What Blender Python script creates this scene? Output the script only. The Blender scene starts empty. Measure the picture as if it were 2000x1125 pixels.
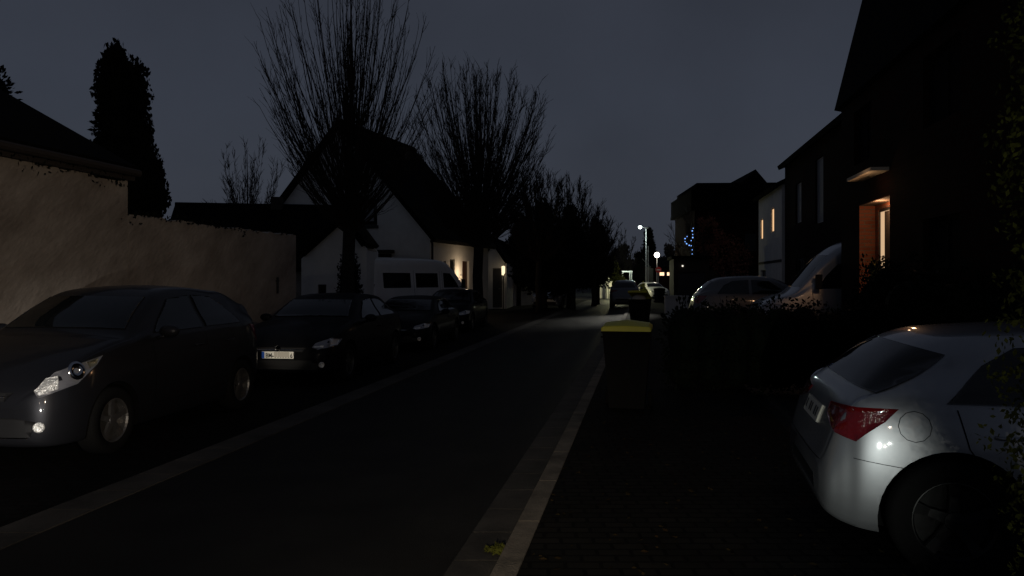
import bpy, bmesh, math, random
import numpy as np
from mathutils import Vector, Matrix
from mathutils.bvhtree import BVHTree
R = math.radians
scene = bpy.context.scene
COL = scene.collection

# ------------------------------------------------------------------ camera
EYE = 1.68
cam_d = bpy.data.cameras.new('camera'); cam = bpy.data.objects.new('camera', cam_d); COL.objects.link(cam)
cam.location = (0, 0, EYE); cam.rotation_euler = (R(90), 0, 0)
cam_d.sensor_width = 36; cam_d.lens = 36*1480/2000; cam_d.shift_y = -17.5/2000
cam_d.clip_start = .05; cam_d.clip_end = 1500
scene.camera = cam
scene.view_settings.view_transform = 'Standard'; scene.view_settings.look = 'None'
scene.view_settings.exposure = 0; scene.view_settings.gamma = 1
scene.cycles.max_bounces = 5; scene.cycles.sample_clamp_indirect = 1.5
scene.cycles.use_denoising = True

# ------------------------------------------------------------------ night sky: overcast, faint city glow towards the horizon
w = bpy.data.worlds.new('World'); scene.world = w; w.use_nodes = True
nt = w.node_tree; nt.nodes.clear()
out = nt.nodes.new('ShaderNodeOutputWorld'); bg = nt.nodes.new('ShaderNodeBackground')
tc = nt.nodes.new('ShaderNodeTexCoord'); sep = nt.nodes.new('ShaderNodeSeparateXYZ')
ramp = nt.nodes.new('ShaderNodeValToRGB'); e = ramp.color_ramp.elements
e[0].position = 0.0; e[0].color = (.034, .038, .050, 1)
e[1].position = 1.0; e[1].color = (.022, .026, .037, 1)
for p, c in ((.12, (.036, .0415, .0555)), (.22, (.0345, .0405, .056)), (.42, (.030, .0345, .048))):
    q = ramp.color_ramp.elements.new(p); q.color = (*c, 1)
nz = nt.nodes.new('ShaderNodeTexNoise'); nz.inputs['Scale'].default_value = 3.4; nz.inputs['Detail'].default_value = 6
mr = nt.nodes.new('ShaderNodeMapRange'); mr.inputs['From Min'].default_value = .25; mr.inputs['From Max'].default_value = .75; mr.inputs['To Min'].default_value = .84; mr.inputs['To Max'].default_value = 1.14
mix = nt.nodes.new('ShaderNodeVectorMath'); mix.operation = 'SCALE'
L = nt.links.new
L(tc.outputs['Generated'], sep.inputs[0]); L(sep.outputs['Z'], ramp.inputs[0]); L(tc.outputs['Generated'], nz.inputs['Vector'])
L(nz.outputs['Fac'], mr.inputs['Value']); L(ramp.outputs[0], mix.inputs[0]); L(mr.outputs[0], mix.inputs['Scale'])
L(mix.outputs[0], bg.inputs[0]); bg.inputs[1].default_value = 1.0; L(bg.outputs[0], out.inputs[0])

# ------------------------------------------------------------------ lamps behind the viewer, with aimed spots added for single surfaces
def lamp(name, loc, power, color, radius=.08, kind='POINT', aim=None, cone=None, blend=.5):
    d = bpy.data.lights.new(name, kind); d.energy = power; d.color = color; d.shadow_soft_size = radius
    o = bpy.data.objects.new(name, d); COL.objects.link(o); o.location = loc
    if kind == 'SPOT':
        d.spot_size = R(cone); d.spot_blend = blend
        o.rotation_euler = (Vector(aim)-Vector(loc)).to_track_quat('-Z', 'Y').to_euler()
    return o
WARM = (1, .80, .58); COOL = (.93, 1, .92)
lamp('street_light', (3.0, -4.5, 3.0), 1150, WARM, .06, 'SPOT', (-7.6, 8.6, 2.0), 42, .7)
lamp('street_light', (-.4, -6.5, 2.5), 60, (1, .80, .62), .05)
lamp('bare_light', (-.15, -2.3, .62), 520, COOL, .03, 'SPOT', (1.70, 4.5, .55), 14, 1)  # cone narrowed so that only the hatchback's bumper corner brightens
lamp('bare_light', (-.9, -3.0, .7), 2600, (1, .95, .88), .03, 'SPOT', (-4.35, 6.0, .5), 12, 1)  # extra spot added to lighten the near-left car's nose
lamp('bare_light', (.5, -2.6, .75), 40, COOL, .026)
lamp('unseen_light', (-.4, -1.6, 1.7), 860, (1, .82, .58), .05, 'SPOT', (-.15, 3.5, 0), 38, 1)  # warm spot added to bring up the near kerb and gutter
lamp('bare_light', (.05, -3.2, .55), 34, (1, .92, .8), .022)
lamp('bare_light', (1.15, -3.4, .8), 40, (1, .92, .8), .022)
lamp('plate_spot', (1.6, -2.2, 2.0), 3600, (1, .90, .74), .05, 'SPOT', (-3.5, 11.7, .58), 3.2, .8)  # narrow spot added to brighten the second car's number plate

# ------------------------------------------------------------------ helpers
def at(px, py, Y):
    return Vector(((px-1000)/1480*Y, Y, EYE-(py-545)/1480*Y))
def tag(o, label=None, cat=None, group=None, kind=None):
    if label: o['label'] = label
    if cat: o['category'] = cat
    if group: o['group'] = group
    if kind: o['kind'] = kind
    return o
def empty(name, loc=(0, 0, 0), rz=0, label=None, cat=None, group=None):
    o = bpy.data.objects.new(name, None); COL.objects.link(o); o.location = loc; o.rotation_euler = (0, 0, rz)
    o.empty_display_size = .2
    return tag(o, label, cat, group)
def copy_tree(o, parent=None):
    c = o.copy(); COL.objects.link(c); c.parent = parent
    for ch in list(o.children): copy_tree(ch, c)
    return c
class MB:
    def __init__(s): s.v = []; s.f = []; s.m = []; s.mi = 0
    def add(s, vs, fs):
        n = len(s.v); s.v += [tuple(v) for v in vs]; s.f += [tuple(i+n for i in f) for f in fs]; s.m += [s.mi]*len(fs)
    def box(s, a, b, M=None):
        (x0, y0, z0), (x1, y1, z1) = a, b
        vs = [Vector(p) for p in ((x0,y0,z0),(x1,y0,z0),(x1,y1,z0),(x0,y1,z0),(x0,y0,z1),(x1,y0,z1),(x1,y1,z1),(x0,y1,z1))]
        if M: vs = [M @ v for v in vs]
        s.add(vs, [(3,2,1,0),(4,5,6,7),(0,1,5,4),(1,2,6,5),(2,3,7,6),(3,0,4,7)])
    def prism(s, poly, h0, h1):           # vertical prism over xy polygon
        n = len(poly)
        s.add([(x, y, h0) for x, y in poly]+[(x, y, h1) for x, y in poly],
              [tuple(range(n-1, -1, -1)), tuple(range(n, 2*n))]+[(i, (i+1) % n, n+(i+1) % n, n+i) for i in range(n)])
    def slab(s, quad, t):                 # 3-D quad thickened downwards along its normal
        q = [Vector(p) for p in quad]; n = (q[1]-q[0]).cross(q[3]-q[0]).normalized()
        if n.z < 0: q.reverse(); n = -n
        b = [p-n*t for p in q]
        s.add(q+b, [(0,1,2,3),(7,6,5,4),(0,4,5,1),(1,5,6,2),(2,6,7,3),(3,7,4,0)])
    def lathe(s, prof, c=(0,0,0), axis='z', n=24):
        k = len(prof); vs = []
        for i in range(n):
            a = 2*math.pi*i/n
            for r, h in prof:
                x, y = r*math.cos(a), r*math.sin(a)
                p = (x, y, h) if axis == 'z' else ((x, h, y) if axis == 'y' else (h, x, y))
                vs.append((p[0]+c[0], p[1]+c[1], p[2]+c[2]))
        fs = [(i*k+j, ((i+1) % n)*k+j, ((i+1) % n)*k+j+1, i*k+j+1) for i in range(n) for j in range(k-1)]
        s.add(vs, fs)
    def tube(s, pts, rad, n=6, cap=True):
        pts = [Vector(p) for p in pts]; rad = rad if isinstance(rad, (list, tuple)) else [rad]*len(pts)
        vs = []; ref = Vector((.31, .23, .92))
        for i, p in enumerate(pts):
            t = (pts[min(i+1, len(pts)-1)]-pts[max(i-1, 0)])
            if t.length < 1e-9: t = Vector((0, 0, 1))
            t.normalize()
            u = t.cross(ref if abs(t.dot(ref)) < .95 else Vector((1, 0, 0))).normalized(); v = t.cross(u)
            for k in range(n):
                a = 2*math.pi*k/n; vs.append(p+(u*math.cos(a)+v*math.sin(a))*rad[i])
        fs = [(i*n+k, i*n+(k+1) % n, (i+1)*n+(k+1) % n, (i+1)*n+k) for i in range(len(pts)-1) for k in range(n)]
        if cap: fs += [tuple(range(n-1, -1, -1)), tuple(range((len(pts)-1)*n, len(pts)*n))]
        s.add(vs, fs)
    def ball(s, c, r, n=12, sq=1):
        prof = [(max(1e-4, math.sin(math.pi*i/n)*r), -math.cos(math.pi*i/n)*r*sq) for i in range(n+1)]
        s.lathe(prof, c, 'z', 2*n)
    def from_bm(s, bm, M=None):
        bm.verts.ensure_lookup_table(); bm.verts.index_update()
        s.add([(M @ v.co if M else v.co.copy()) for v in bm.verts], [[v.index for v in f.verts] for f in bm.faces]); bm.free()
    def build(s, name, mats, parent=None, smooth=False, fix=True, bevel=0):
        me = bpy.data.meshes.new(name); me.from_pydata(s.v, [], s.f)
        for m in (mats if isinstance(mats, (list, tuple)) else [mats]): me.materials.append(m)
        me.polygons.foreach_set('material_index', s.m)
        if fix:
            bm = bmesh.new(); bm.from_mesh(me); bmesh.ops.recalc_face_normals(bm, faces=bm.faces); bm.to_mesh(me); bm.free()
        if smooth: me.polygons.foreach_set('use_smooth', [True]*len(me.polygons))
        me.update()
        o = bpy.data.objects.new(name, me); COL.objects.link(o); o.parent = parent
        if bevel:
            b = o.modifiers.new('bevel', 'BEVEL'); b.width = bevel; b.segments = 2; b.limit_method = 'ANGLE'
        return o

# ------------------------------------------------------------------ materials
MT = {}
def mat(name, col, rough=.8, metal=0, coat=0, var=0, scale=3., bump=0, bscale=40., col2=None, emit=None, spec=.5, coords='Object', stretch=None, rot=None):
    m = bpy.data.materials.new(name); m.use_nodes = True; t = m.node_tree; b = t.nodes['Principled BSDF']; MT[name] = m
    b.inputs['Roughness'].default_value = rough; b.inputs['Metallic'].default_value = metal
    b.inputs['Coat Weight'].default_value = coat; b.inputs['Coat Roughness'].default_value = .06
    b.inputs['Specular IOR Level'].default_value = spec
    b.inputs['Base Color'].default_value = (*col, 1)
    t_c = t.nodes.new('ShaderNodeTexCoord'); src = t_c.outputs[coords]
    if stretch:
        mp = t.nodes.new('ShaderNodeMapping'); mp.inputs['Scale'].default_value = stretch; mp.inputs['Rotation'].default_value = tuple(R(a) for a in (rot or (0, 0, 0))); mp.vector_type = 'TEXTURE' if rot else 'POINT'; t.links.new(src, mp.inputs[0]); src = mp.outputs[0]
    if var or col2:
        n = t.nodes.new('ShaderNodeTexNoise'); n.inputs['Scale'].default_value = scale; n.inputs['Detail'].default_value = 6; n.inputs['Roughness'].default_value = .65
        t.links.new(src, n.inputs['Vector'])
        r = t.nodes.new('ShaderNodeValToRGB'); r.color_ramp.elements[0].position = .32; r.color_ramp.elements[1].position = .68
        c2 = col2 or tuple(c*(1-var) for c in col)
        r.color_ramp.elements[0].color = (*c2, 1); r.color_ramp.elements[1].color = (*col, 1)
        t.links.new(n.outputs['Fac'], r.inputs[0]); t.links.new(r.outputs[0], b.inputs['Base Color'])
    if bump:
        n = t.nodes.new('ShaderNodeTexNoise'); n.inputs['Scale'].default_value = bscale; n.inputs['Detail'].default_value = 4
        t.links.new(src, n.inputs['Vector'])
        bp = t.nodes.new('ShaderNodeBump'); bp.inputs['Strength'].default_value = bump; bp.inputs['Distance'].default_value = .02
        t.links.new(n.outputs['Fac'], bp.inputs['Height']); t.links.new(bp.outputs[0], b.inputs['Normal'])
    if emit:
        b.inputs['Emission Color'].default_value = (*emit[0], 1); b.inputs['Emission Strength'].default_value = emit[1]
    return m
def brickmat(name, c1, c2, mortar, scale=1., bw=.24, bh=.075, flat=False, rough=.9):
    m = mat(name, c1, rough, spec=.06); t = m.node_tree; b = t.nodes['Principled BSDF']
    g = t.nodes.new('ShaderNodeTexCoord'); sp = t.nodes.new('ShaderNodeSeparateXYZ'); cb = t.nodes.new('ShaderNodeCombineXYZ')
    t.links.new(g.outputs['Object'], sp.inputs[0])
    if flat:
        t.links.new(sp.outputs['X'], cb.inputs['X']); t.links.new(sp.outputs['Y'], cb.inputs['Y'])
    else:
        ad = t.nodes.new('ShaderNodeMath'); t.links.new(sp.outputs['X'], ad.inputs[0]); t.links.new(sp.outputs['Y'], ad.inputs[1])
        t.links.new(ad.outputs[0], cb.inputs['X']); t.links.new(sp.outputs['Z'], cb.inputs['Y'])
    k = t.nodes.new('ShaderNodeTexBrick'); k.inputs['Scale'].default_value = scale
    k.inputs['Brick Width'].default_value = bw; k.inputs['Row Height'].default_value = bh; k.inputs['Mortar Size'].default_value = bh*.12
    k.inputs['Color1'].default_value = (*c1, 1); k.inputs['Color2'].default_value = (*c2, 1); k.inputs['Mortar'].default_value = (*mortar, 1)
    t.links.new(cb.outputs[0], k.inputs['Vector'])
    n = t.nodes.new('ShaderNodeTexNoise'); n.inputs['Scale'].default_value = 1.7; n.inputs['Detail'].default_value = 5
    t.links.new(g.outputs['Object'], n.inputs['Vector'])
    mx = t.nodes.new('ShaderNodeMix'); mx.data_type = 'RGBA'; mx.blend_type = 'MULTIPLY'; mx.inputs[0].default_value = .7
    t.links.new(k.outputs['Color'], mx.inputs[6]); t.links.new(n.outputs['Fac'], mx.inputs[7]); t.links.new(mx.outputs[2], b.inputs['Base Color'])
    bp = t.nodes.new('ShaderNodeBump'); bp.inputs['Strength'].default_value = .5; bp.inputs['Distance'].default_value = .008; bp.invert = True
    t.links.new(k.outputs['Fac'], bp.inputs['Height']); t.links.new(bp.outputs[0], b.inputs['Normal'])
    return m

asphalt = mat('asphalt', (.017, .017, .017), .6, var=.5, scale=1.3, spec=.12, bump=.9, bscale=140)
bays = brickmat('bay_paving', (.009, .009, .009), (.013, .012, .012), (.005, .005, .005), 1, .2, .1, True)
paving = brickmat('pavement_slabs', (.020, .019, .017), (.013, .013, .012), (.006, .006, .006), 1, .2, .1, True)
concrete = mat('concrete_edge', (.165, .145, .118), .9, var=.8, scale=2.6, bump=.4, bscale=60)
gutterm = mat('gutter_slabs', (.045, .041, .036), .85, var=.85, scale=1.8, bump=.4, bscale=60)
soil = mat('soil', (.014, .012, .009), .95, var=.6, scale=6, bump=.8, bscale=25)
plaster = mat('rough_plaster', (.36, .315, .27), .95, bump=.9, bscale=12, scale=1.1, col2=(.165, .135, .11), stretch=(1, 1.7, .8), rot=(36, 0, 0))  # stain mottling; the diagonal dark streaks are branch shadows put into the colour
white_wall = mat('white_render', (.80, .79, .76), .9, var=.16, scale=1.6, bump=.15, bscale=60)
cream_wall = mat('cream_render', (.60, .53, .42), .9, var=.15, scale=1.6, bump=.15, bscale=60)
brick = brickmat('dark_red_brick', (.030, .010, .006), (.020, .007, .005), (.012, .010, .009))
brick_lit = brickmat('lit_tone_brick', (.26, .09, .05), (.18, .06, .035), (.14, .11, .09))  # same brick in a lighter colour, with the niche's lamplight painted in
dark_pane = mat('dark_window_pane', (.004, .004, .005), .8, spec=.05)
roofm = mat('dark_roof_tiles', (.006, .0055, .0055), .95, var=.5, scale=14, bump=.7, bscale=22, spec=.04)
fascia = mat('dark_timber', (.03, .022, .017), .8, var=.4, scale=8, stretch=(1, 1, 6))
framew = mat('white_window_frame', (.5, .5, .5), .5)
framed = mat('dark_window_frame', (.02, .02, .02), .5)
glass_dark = mat('dark_glass', (.01, .011, .013), .07)
shutter = mat('grey_roller_shutter', (.28, .29, .31), .6, var=.1, scale=12)
doorm = mat('brown_door', (.09, .035, .02), .5, var=.3, scale=6, stretch=(1, 1, .1))
doorb = mat('dark_door', (.03, .03, .035), .5, var=.2, scale=6)
lit_warm = mat('lit_window_glass', (.3, .2, .12), .4, emit=((1, .60, .30), .95), var=.2)
lit_pale = mat('lit_curtain', (.3, .25, .2), .6, emit=((1, .66, .38), .62), col2=(.2, .15, .1), scale=5)
globe_e = mat('globe_lamp_glow', (.8, .8, .8), .4, emit=((1, .90, .74), 7))
led_e = mat('led_lamp_glow', (.8, .8, .8), .4, emit=((.80, 1, .92), 5))
blue_e = mat('blue_fairy_light', (.1, .1, .3), .4, emit=((.22, .42, 1), 1.5))
bark = mat('bark', (.030, .026, .021), .95, var=.4, scale=8, bump=.8, bscale=18, spec=.1)
twigm = mat('twigs', (.030, .025, .021), .95, spec=.1)
leaf_dark = mat('evergreen_leaves', (.004, .0055, .003), .85, var=.5, scale=3, spec=.1)
leaf_mid = mat('hedge_leaves', (.005, .0075, .003), .85, var=.6, scale=4, spec=.1)
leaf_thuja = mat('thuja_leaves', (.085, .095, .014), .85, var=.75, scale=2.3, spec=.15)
leaf_red = mat('autumn_creeper_leaves', (.36, .12, .07), .85, var=.6, scale=2)
leaf_brown = mat('dry_leaves', (.035, .022, .011), .95, spec=.02, col2=(.02, .018, .008), scale=5)
far_leaf = mat('brown_tree_leaves', (.085, .06, .045), .9, var=.6, scale=.8)
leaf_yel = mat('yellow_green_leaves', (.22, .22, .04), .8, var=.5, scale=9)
tyre_m = mat('tyre_rubber', (.006, .006, .006), .9, spec=.1)
rim_m = mat('alloy_rim', (.17, .165, .16), .42, metal=.8)
dark_rim = mat('black_alloy_rim', (.010, .010, .010), .45, metal=.3)
steel_m = mat('dull_alloy_rim', (.05, .05, .05), .5, metal=.6)
black_p = mat('black_plastic', (.011, .011, .012), .6, spec=.3)
seam_m = mat('panel_gap', (.004, .004, .004), .9, spec=.1)
dark_paint = mat('dark_metallic_paint', (.016, .0165, .020), .42, coat=.30, spec=.15, metal=.45)
black_paint = mat('black_paint', (.0025, .0026, .0035), .6, coat=.10, spec=.1)
silver_paint = mat('silver_paint', (.34, .35, .37), .40, metal=.72, coat=1)
grey_paint = mat('grey_metallic_paint', (.13, .133, .14), .4, metal=.5, coat=.5)
white_paint = mat('white_paint', (.84, .84, .83), .42, coat=.6, var=.1, scale=2)
car_glass = mat('car_glass', (.006, .007, .008), .04, spec=.6)
chrome = mat('chrome', (.7, .7, .7), .12, metal=1)
lens_m = mat('headlight_reflector', (.82, .82, .80), .38, metal=.6, bump=.9, bscale=46, coat=1)
lens_d = mat('headlight_housing', (.26, .26, .28), .3, metal=.5, coat=1)
amber_m = mat('indicator_reflector', (.55, .50, .33), .25, metal=.8, bump=.6, bscale=60, coat=1)
red_lens = mat('red_tail_lens', (.13, .002, .003), .12, coat=1, bump=.4, bscale=50)
plate_m = mat('plate_white', (.88, .86, .78), .45)
plate_blue = mat('plate_blue_band', (.03, .12, .55), .5)
plate_txt = mat('plate_lettering', (.02, .02, .02), .6)
plate_smudge = mat('plate_smudge', (.55, .52, .45), .7)
metal_dark = mat('dark_metal', (.04, .04, .04), .55, metal=.4)
metal_grey = mat('galvanised_steel', (.30, .31, .31), .5, metal=.5)
bin_body = mat('dark_bin_plastic', (.004, .004, .0045), .7, spec=.1, var=.2, scale=7)
bin_lid = mat('yellow_bin_lid', (.62, .56, .03), .5, var=.12, scale=7)
sign_red = mat('sign_red', (.55, .03, .03), .5)
sign_white = mat('sign_white', (.7, .7, .7), .5)

# ------------------------------------------------------------------ ground, road, kerb (t = metres right of the kerb line)
def kx(t, Y): return -.76+.172*Y+t
def strip(name, t0, t1, Y0, Y1, z0, z1, m, step=None):
    mb = MB(); n = max(1, int((Y1-Y0)/(step or 6)))
    for i in range(n):
        a = Y0+(Y1-Y0)*i/n; b = Y0+(Y1-Y0)*(i+1)/n
        if step:
            b -= .012
        mb.prism([(kx(t0, a), a), (kx(t1, a), a), (kx(t1, b), b), (kx(t0, b), b)], z0, z1)
    o = mb.build(name, m); tag(o, kind='structure'); return o
g = MB(); g.add([(-400, -60, -.02), (400, -60, -.02), (400, 900, -.02), (-400, 900, -.02)], [(0, 1, 2, 3)])
tag(g.build('ground', soil), kind='structure')
def sheet(name, t0, t1, Y0, Y1, z, m):
    mb = MB(); mb.add([(kx(t0, Y0), Y0, z), (kx(t1, Y0), Y0, z), (kx(t1, Y1), Y1, z), (kx(t0, Y1), Y1, z)], [(0, 1, 2, 3)])
    return tag(mb.build(name, m), kind='structure')
sheet('road', -4.2, .0, -30, 160, 0, asphalt)
sheet('parking_bays', -7.65, -3.3, -30, 60, .004, bays)
strip('drain_strip', -3.56, -3.22, -12, 60, -.01, .010, gutterm, .5)
strip('gutter', -.36, -.10, -12, 60, -.01, .012, gutterm, .5)
strip('kerb', -.06, .08, -12, 110, -.01, .085, concrete, 1.0)
strip('pavement', .08, 2.3, -12, 110, -.01, .075, paving)
mb = MB()
for (a, b, z) in ((1.2, 7.0, .012), (16.2, 24.8, .07)):
    mb.prism([(kx(2.31, a), a), (14, a-.3), (14, b-.3), (kx(2.31, b), b)], -.01, z)
tag(mb.build('driveway', bays), kind='structure')

# ------------------------------------------------------------------ foliage
def leaves(name, pts, size, m, parent=None, seed=1, tall=1.0):
    rng = np.random.default_rng(seed); n = len(pts)
    d1 = rng.normal(size=(n, 3)); d1[:, 2] *= tall; d1 /= np.linalg.norm(d1, axis=1)[:, None]
    d2 = np.cross(d1, rng.normal(size=(n, 3))); d2 /= np.linalg.norm(d2, axis=1)[:, None]
    s = size*rng.uniform(.5, 1.4, (n, 1)); a = d1*s; b = d2*s*.55
    P = np.asarray(pts); V = np.concatenate([P-a, P+b, P+a, P-b], 1).reshape(-1, 3)
    me = bpy.data.meshes.new(name); me.from_pydata(V.tolist(), [], np.arange(n*4).reshape(-1, 4).tolist()); me.materials.append(m)
    o = bpy.data.objects.new(name, me); COL.objects.link(o); o.parent = parent; return o
def blob(rng, c, r, n, shell=.45, flat=0):
    d = rng.normal(size=(n, 3)); d /= np.linalg.norm(d, axis=1)[:, None]
    rad = 1-shell*rng.random((n, 1))**1.6
    ph = rng.random(3)*6; k = 1+.10*np.sin(d[:, :1]*7+ph[0])+.10*np.sin(d[:, 1:2]*9+ph[1])+.08*np.sin(d[:, 2:]*11+ph[2])
    return np.array(c)+d*rad*k*np.array(r)
def core(name, blobs, m, parent, k=.74):
    mb = MB()
    for c, r in blobs:
        n = 8; prof = [(max(1e-3, math.sin(math.pi*i/n)), -math.cos(math.pi*i/n)) for i in range(n+1)]
        t = MB(); t.lathe(prof, n=12)
        mb.add([(v[0]*r[0]*k+c[0], v[1]*r[1]*k+c[1], v[2]*r[2]*k+c[2]) for v in t.v], t.f)
    return mb
def bushy(name, loc, blobs, n, size, m, label, cat, group=None, seed=1, trunk=None, tall=1., partname='foliage'):
    rng = np.random.default_rng(seed); root = empty(name, loc, 0, label, cat, group)
    tot = sum(r[0]*r[2] for c, r in blobs); P = [blob(rng, c, r, max(60, int(n*r[0]*r[2]/tot))) for c, r in blobs]
    o = leaves(partname, np.concatenate(P), size, m, root, seed, tall)
    # dense interior of the crown, joined into the same mesh
    mb = core('x', blobs, m, root); me = o.data; bm = bmesh.new(); bm.from_mesh(me)
    vs = [bm.verts.new(v) for v in mb.v]
    for f in mb.f: bm.faces.new([vs[i] for i in f])
    bm.to_mesh(me); bm.free()
    if trunk:
        t = MB(); t.tube([(0, 0, -.05), (.03, 0, trunk[1]*.5), (0, .03, trunk[1])], [trunk[0]*1.3, trunk[0], trunk[0]*.6], 8); t.build('trunk', bark, root, True)
    return root

def bare_tree(name, base, fork, H, HW, nmain, label, seed, trunk_r=.17, cat='tree', group=None, dens=1.0, zwide=.62, lean=0, tw=.0085, start=.45, inner=0., prof=(1, .93, .77, .58, .40, .22, .12), even=.88, thmax=50):
    rng = random.Random(seed); root = empty(name, base, 0, label, cat, group)
    t = MB(); top = H*.93
    pts = [(0, 0, -.1), (.02, 0, .5), (-.03, .02, fork*.6), (.02, 0, fork), (.05, -.04, fork+(top-fork)*.3), (.1, 0, fork+(top-fork)*.6), (.04, .06, top)]
    t.tube(pts, [trunk_r*1.35, trunk_r*1.05, trunk_r, trunk_r*.98, trunk_r*.55, trunk_r*.28, .012], 10); t.build('trunk', bark, root, True)
    b = MB(); UP = Vector((0, 0, 1))
    A_ = (0, 12, 25, 34, 42, 50, 58); F_ = prof
    order = list(range(nmain)); rng.shuffle(order)
    for i in range(nmain):
        az = 2*math.pi*(i*.618034+rng.uniform(-.06, .06)); th = thmax*((order[i]+.5)/nmain)**.78
        ln_ = (H-fork)*float(np.interp(th, A_, F_))*(rng.uniform(even, 1.02) if rng.random() < .7 else rng.uniform(.55, .85))
        z0 = fork-.1+(H-fork)*.38*rng.random()*max(0, 1-th/46)
        d = Vector((math.cos(az), math.sin(az), 0)); p0 = Vector((.03, 0, z0)); tr_ = R(th)
        p3 = Vector((.03, 0, fork))+d*math.sin(tr_)*ln_+UP*math.cos(tr_)*ln_
        if p3.z < z0+.8: p0.z = fork; z0 = fork
        re = math.sin(tr_)*ln_; ze = p3.z
        p1 = p0+d*re*.40+UP*(ze-z0)*.26; p2 = p0+d*re*.78+UP*(ze-z0)*.62
        r0 = rng.uniform(.013, .028)*(trunk_r/.17)*(1-.35*th/56)
        N = 9; pts = []
        wob = Vector((rng.uniform(-.07, .07), rng.uniform(-.07, .07), 0))
        for k in range(N+1):
            u = k/N; q = p0*(1-u)**3+p1*3*u*(1-u)**2+p2*3*u*u*(1-u)+p3*u**3+wob*math.sin(u*9+i); pts.append(q)
        b.tube(pts, [r0*(1-.86*k/N)+.003 for k in range(N+1)], 5, False)
        ln = (p3-p0).length
        for j in range(int((8+ln*3.0)*dens)):
            u = rng.uniform(.26, 1.0); k = min(N-1, int(u*N)); q = pts[k].lerp(pts[k+1], u*N-k); tdir = (pts[k+1]-pts[k]).normalized()
            side = Vector((rng.gauss(0, 1), rng.gauss(0, 1), rng.gauss(0, .3))); side -= tdir*side.dot(tdir); side.normalize()
            l2 = rng.uniform(.35, 1.15)*(1.12-.82*u); e1 = q+(tdir*.93+side*.36)*l2*.5; e2 = q+(tdir*.93+side*.34)*l2+UP*.12*l2
            b.tube([q, e1, e2], [tw*1.25, tw, tw*.55], 3, False)
            for h in range(int(4*dens)):
                uu = rng.uniform(.2, 1); q2 = q.lerp(e2, uu)
                s2 = Vector((rng.gauss(0, 1), rng.gauss(0, 1), rng.gauss(0, .4))).normalized()
                e3 = q2+((e2-q).normalized()*.85+s2*.45)*rng.uniform(.14, .42)
                b.tube([q2, e3], [tw*.75, tw*.45], 3, False)
    b.build('crown', twigm, root, fix=False)
    return root

# ------------------------------------------------------------------ buildings
def wall_face(mb, o, ux, outline, holes, t):
    """a wall whose outside face is the 2-D outline (x along ux, z up) at o; n is the outward normal, holes are real openings"""
    ux = Vector(ux).normalized(); o = Vector(o); n = ux.cross(Vector((0, 0, 1)))
    bm = bmesh.new(); bm.faces.new([bm.verts.new((x, 0, z)) for x, z in outline])
    if holes:
        for (x0, z0, x1, z1) in holes:
            for co, no in (((x0, 0, 0), (1, 0, 0)), ((x1, 0, 0), (1, 0, 0)), ((0, 0, z0), (0, 0, 1)), ((0, 0, z1), (0, 0, 1))):
                bmesh.ops.bisect_plane(bm, geom=bm.verts[:]+bm.edges[:]+bm.faces[:], dist=1e-5, plane_co=co, plane_no=no)
        dead = []
        for f in bm.faces:
            c = f.calc_center_median()
            if any(x0 < c.x < x1 and z0 < c.z < z1 for x0, z0, x1, z1 in holes): dead.append(f)
        bmesh.ops.delete(bm, geom=dead, context='FACES')
    r = bmesh.ops.extrude_face_region(bm, geom=bm.faces[:])
    for v in [g for g in r['geom'] if isinstance(g, bmesh.types.BMVert)]: v.co.y += t
    M = Matrix(((ux.x, -n.x, 0, o.x), (ux.y, -n.y, 0, o.y), (0, 0, 1, o.z), (0, 0, 0, 1)))
    mb.from_bm(bm, M); return M
def window(parent, M, x0, z0, x1, z1, fm, pm, rec=.09, cross=True, name='window', bar=.05, sill=None):
    a = MB(); b = .055
    a.box((x0, rec, z0), (x0+b, rec+.06, z1), M); a.box((x1-b, rec, z0), (x1, rec+.06, z1), M)
    a.box((x0+b, rec, z0), (x1-b, rec+.06, z0+b), M); a.box((x0+b, rec, z1-b), (x1-b, rec+.06, z1), M)
    if cross and x1-x0 > .7: xm = (x0+x1)/2; a.box((xm-bar/2, rec+.002, z0+b), (xm+bar/2, rec+.058, z1-b), M)
    f = a.build(name, fm, parent)
    p = MB(); p.box((x0+b, rec+.02, z0+b), (x1-b, rec+.04, z1-b), M); p.build('pane', pm, f)
    if sill:
        s = MB(); s.box((x0-.05, -.06, z0-.05), (x1+.05, rec, z0-.001), M); s.build('sill', sill, f)
    return f
def door(parent, M, x0, z0, x1, z1, m, rec=.1):
    a = MB(); a.box((x0, rec, z0), (x1, rec+.05, z1), M)
    for k in range(3):
        h = (z1-z0)/3; a.box((x0+.12, rec-.012, z0+k*h+.1), (x1-.12, rec-.002, z0+(k+1)*h-.06), M)
    f = a.build('door', m, parent)
    h = MB(); h.tube([M @ Vector((x1-.1, rec-.05, (z0+z1)/2-.05)), M @ Vector((x1-.22, rec-.05, (z0+z1)/2-.05))], .012); h.build('handle', metal_grey, f)
    return f
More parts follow.
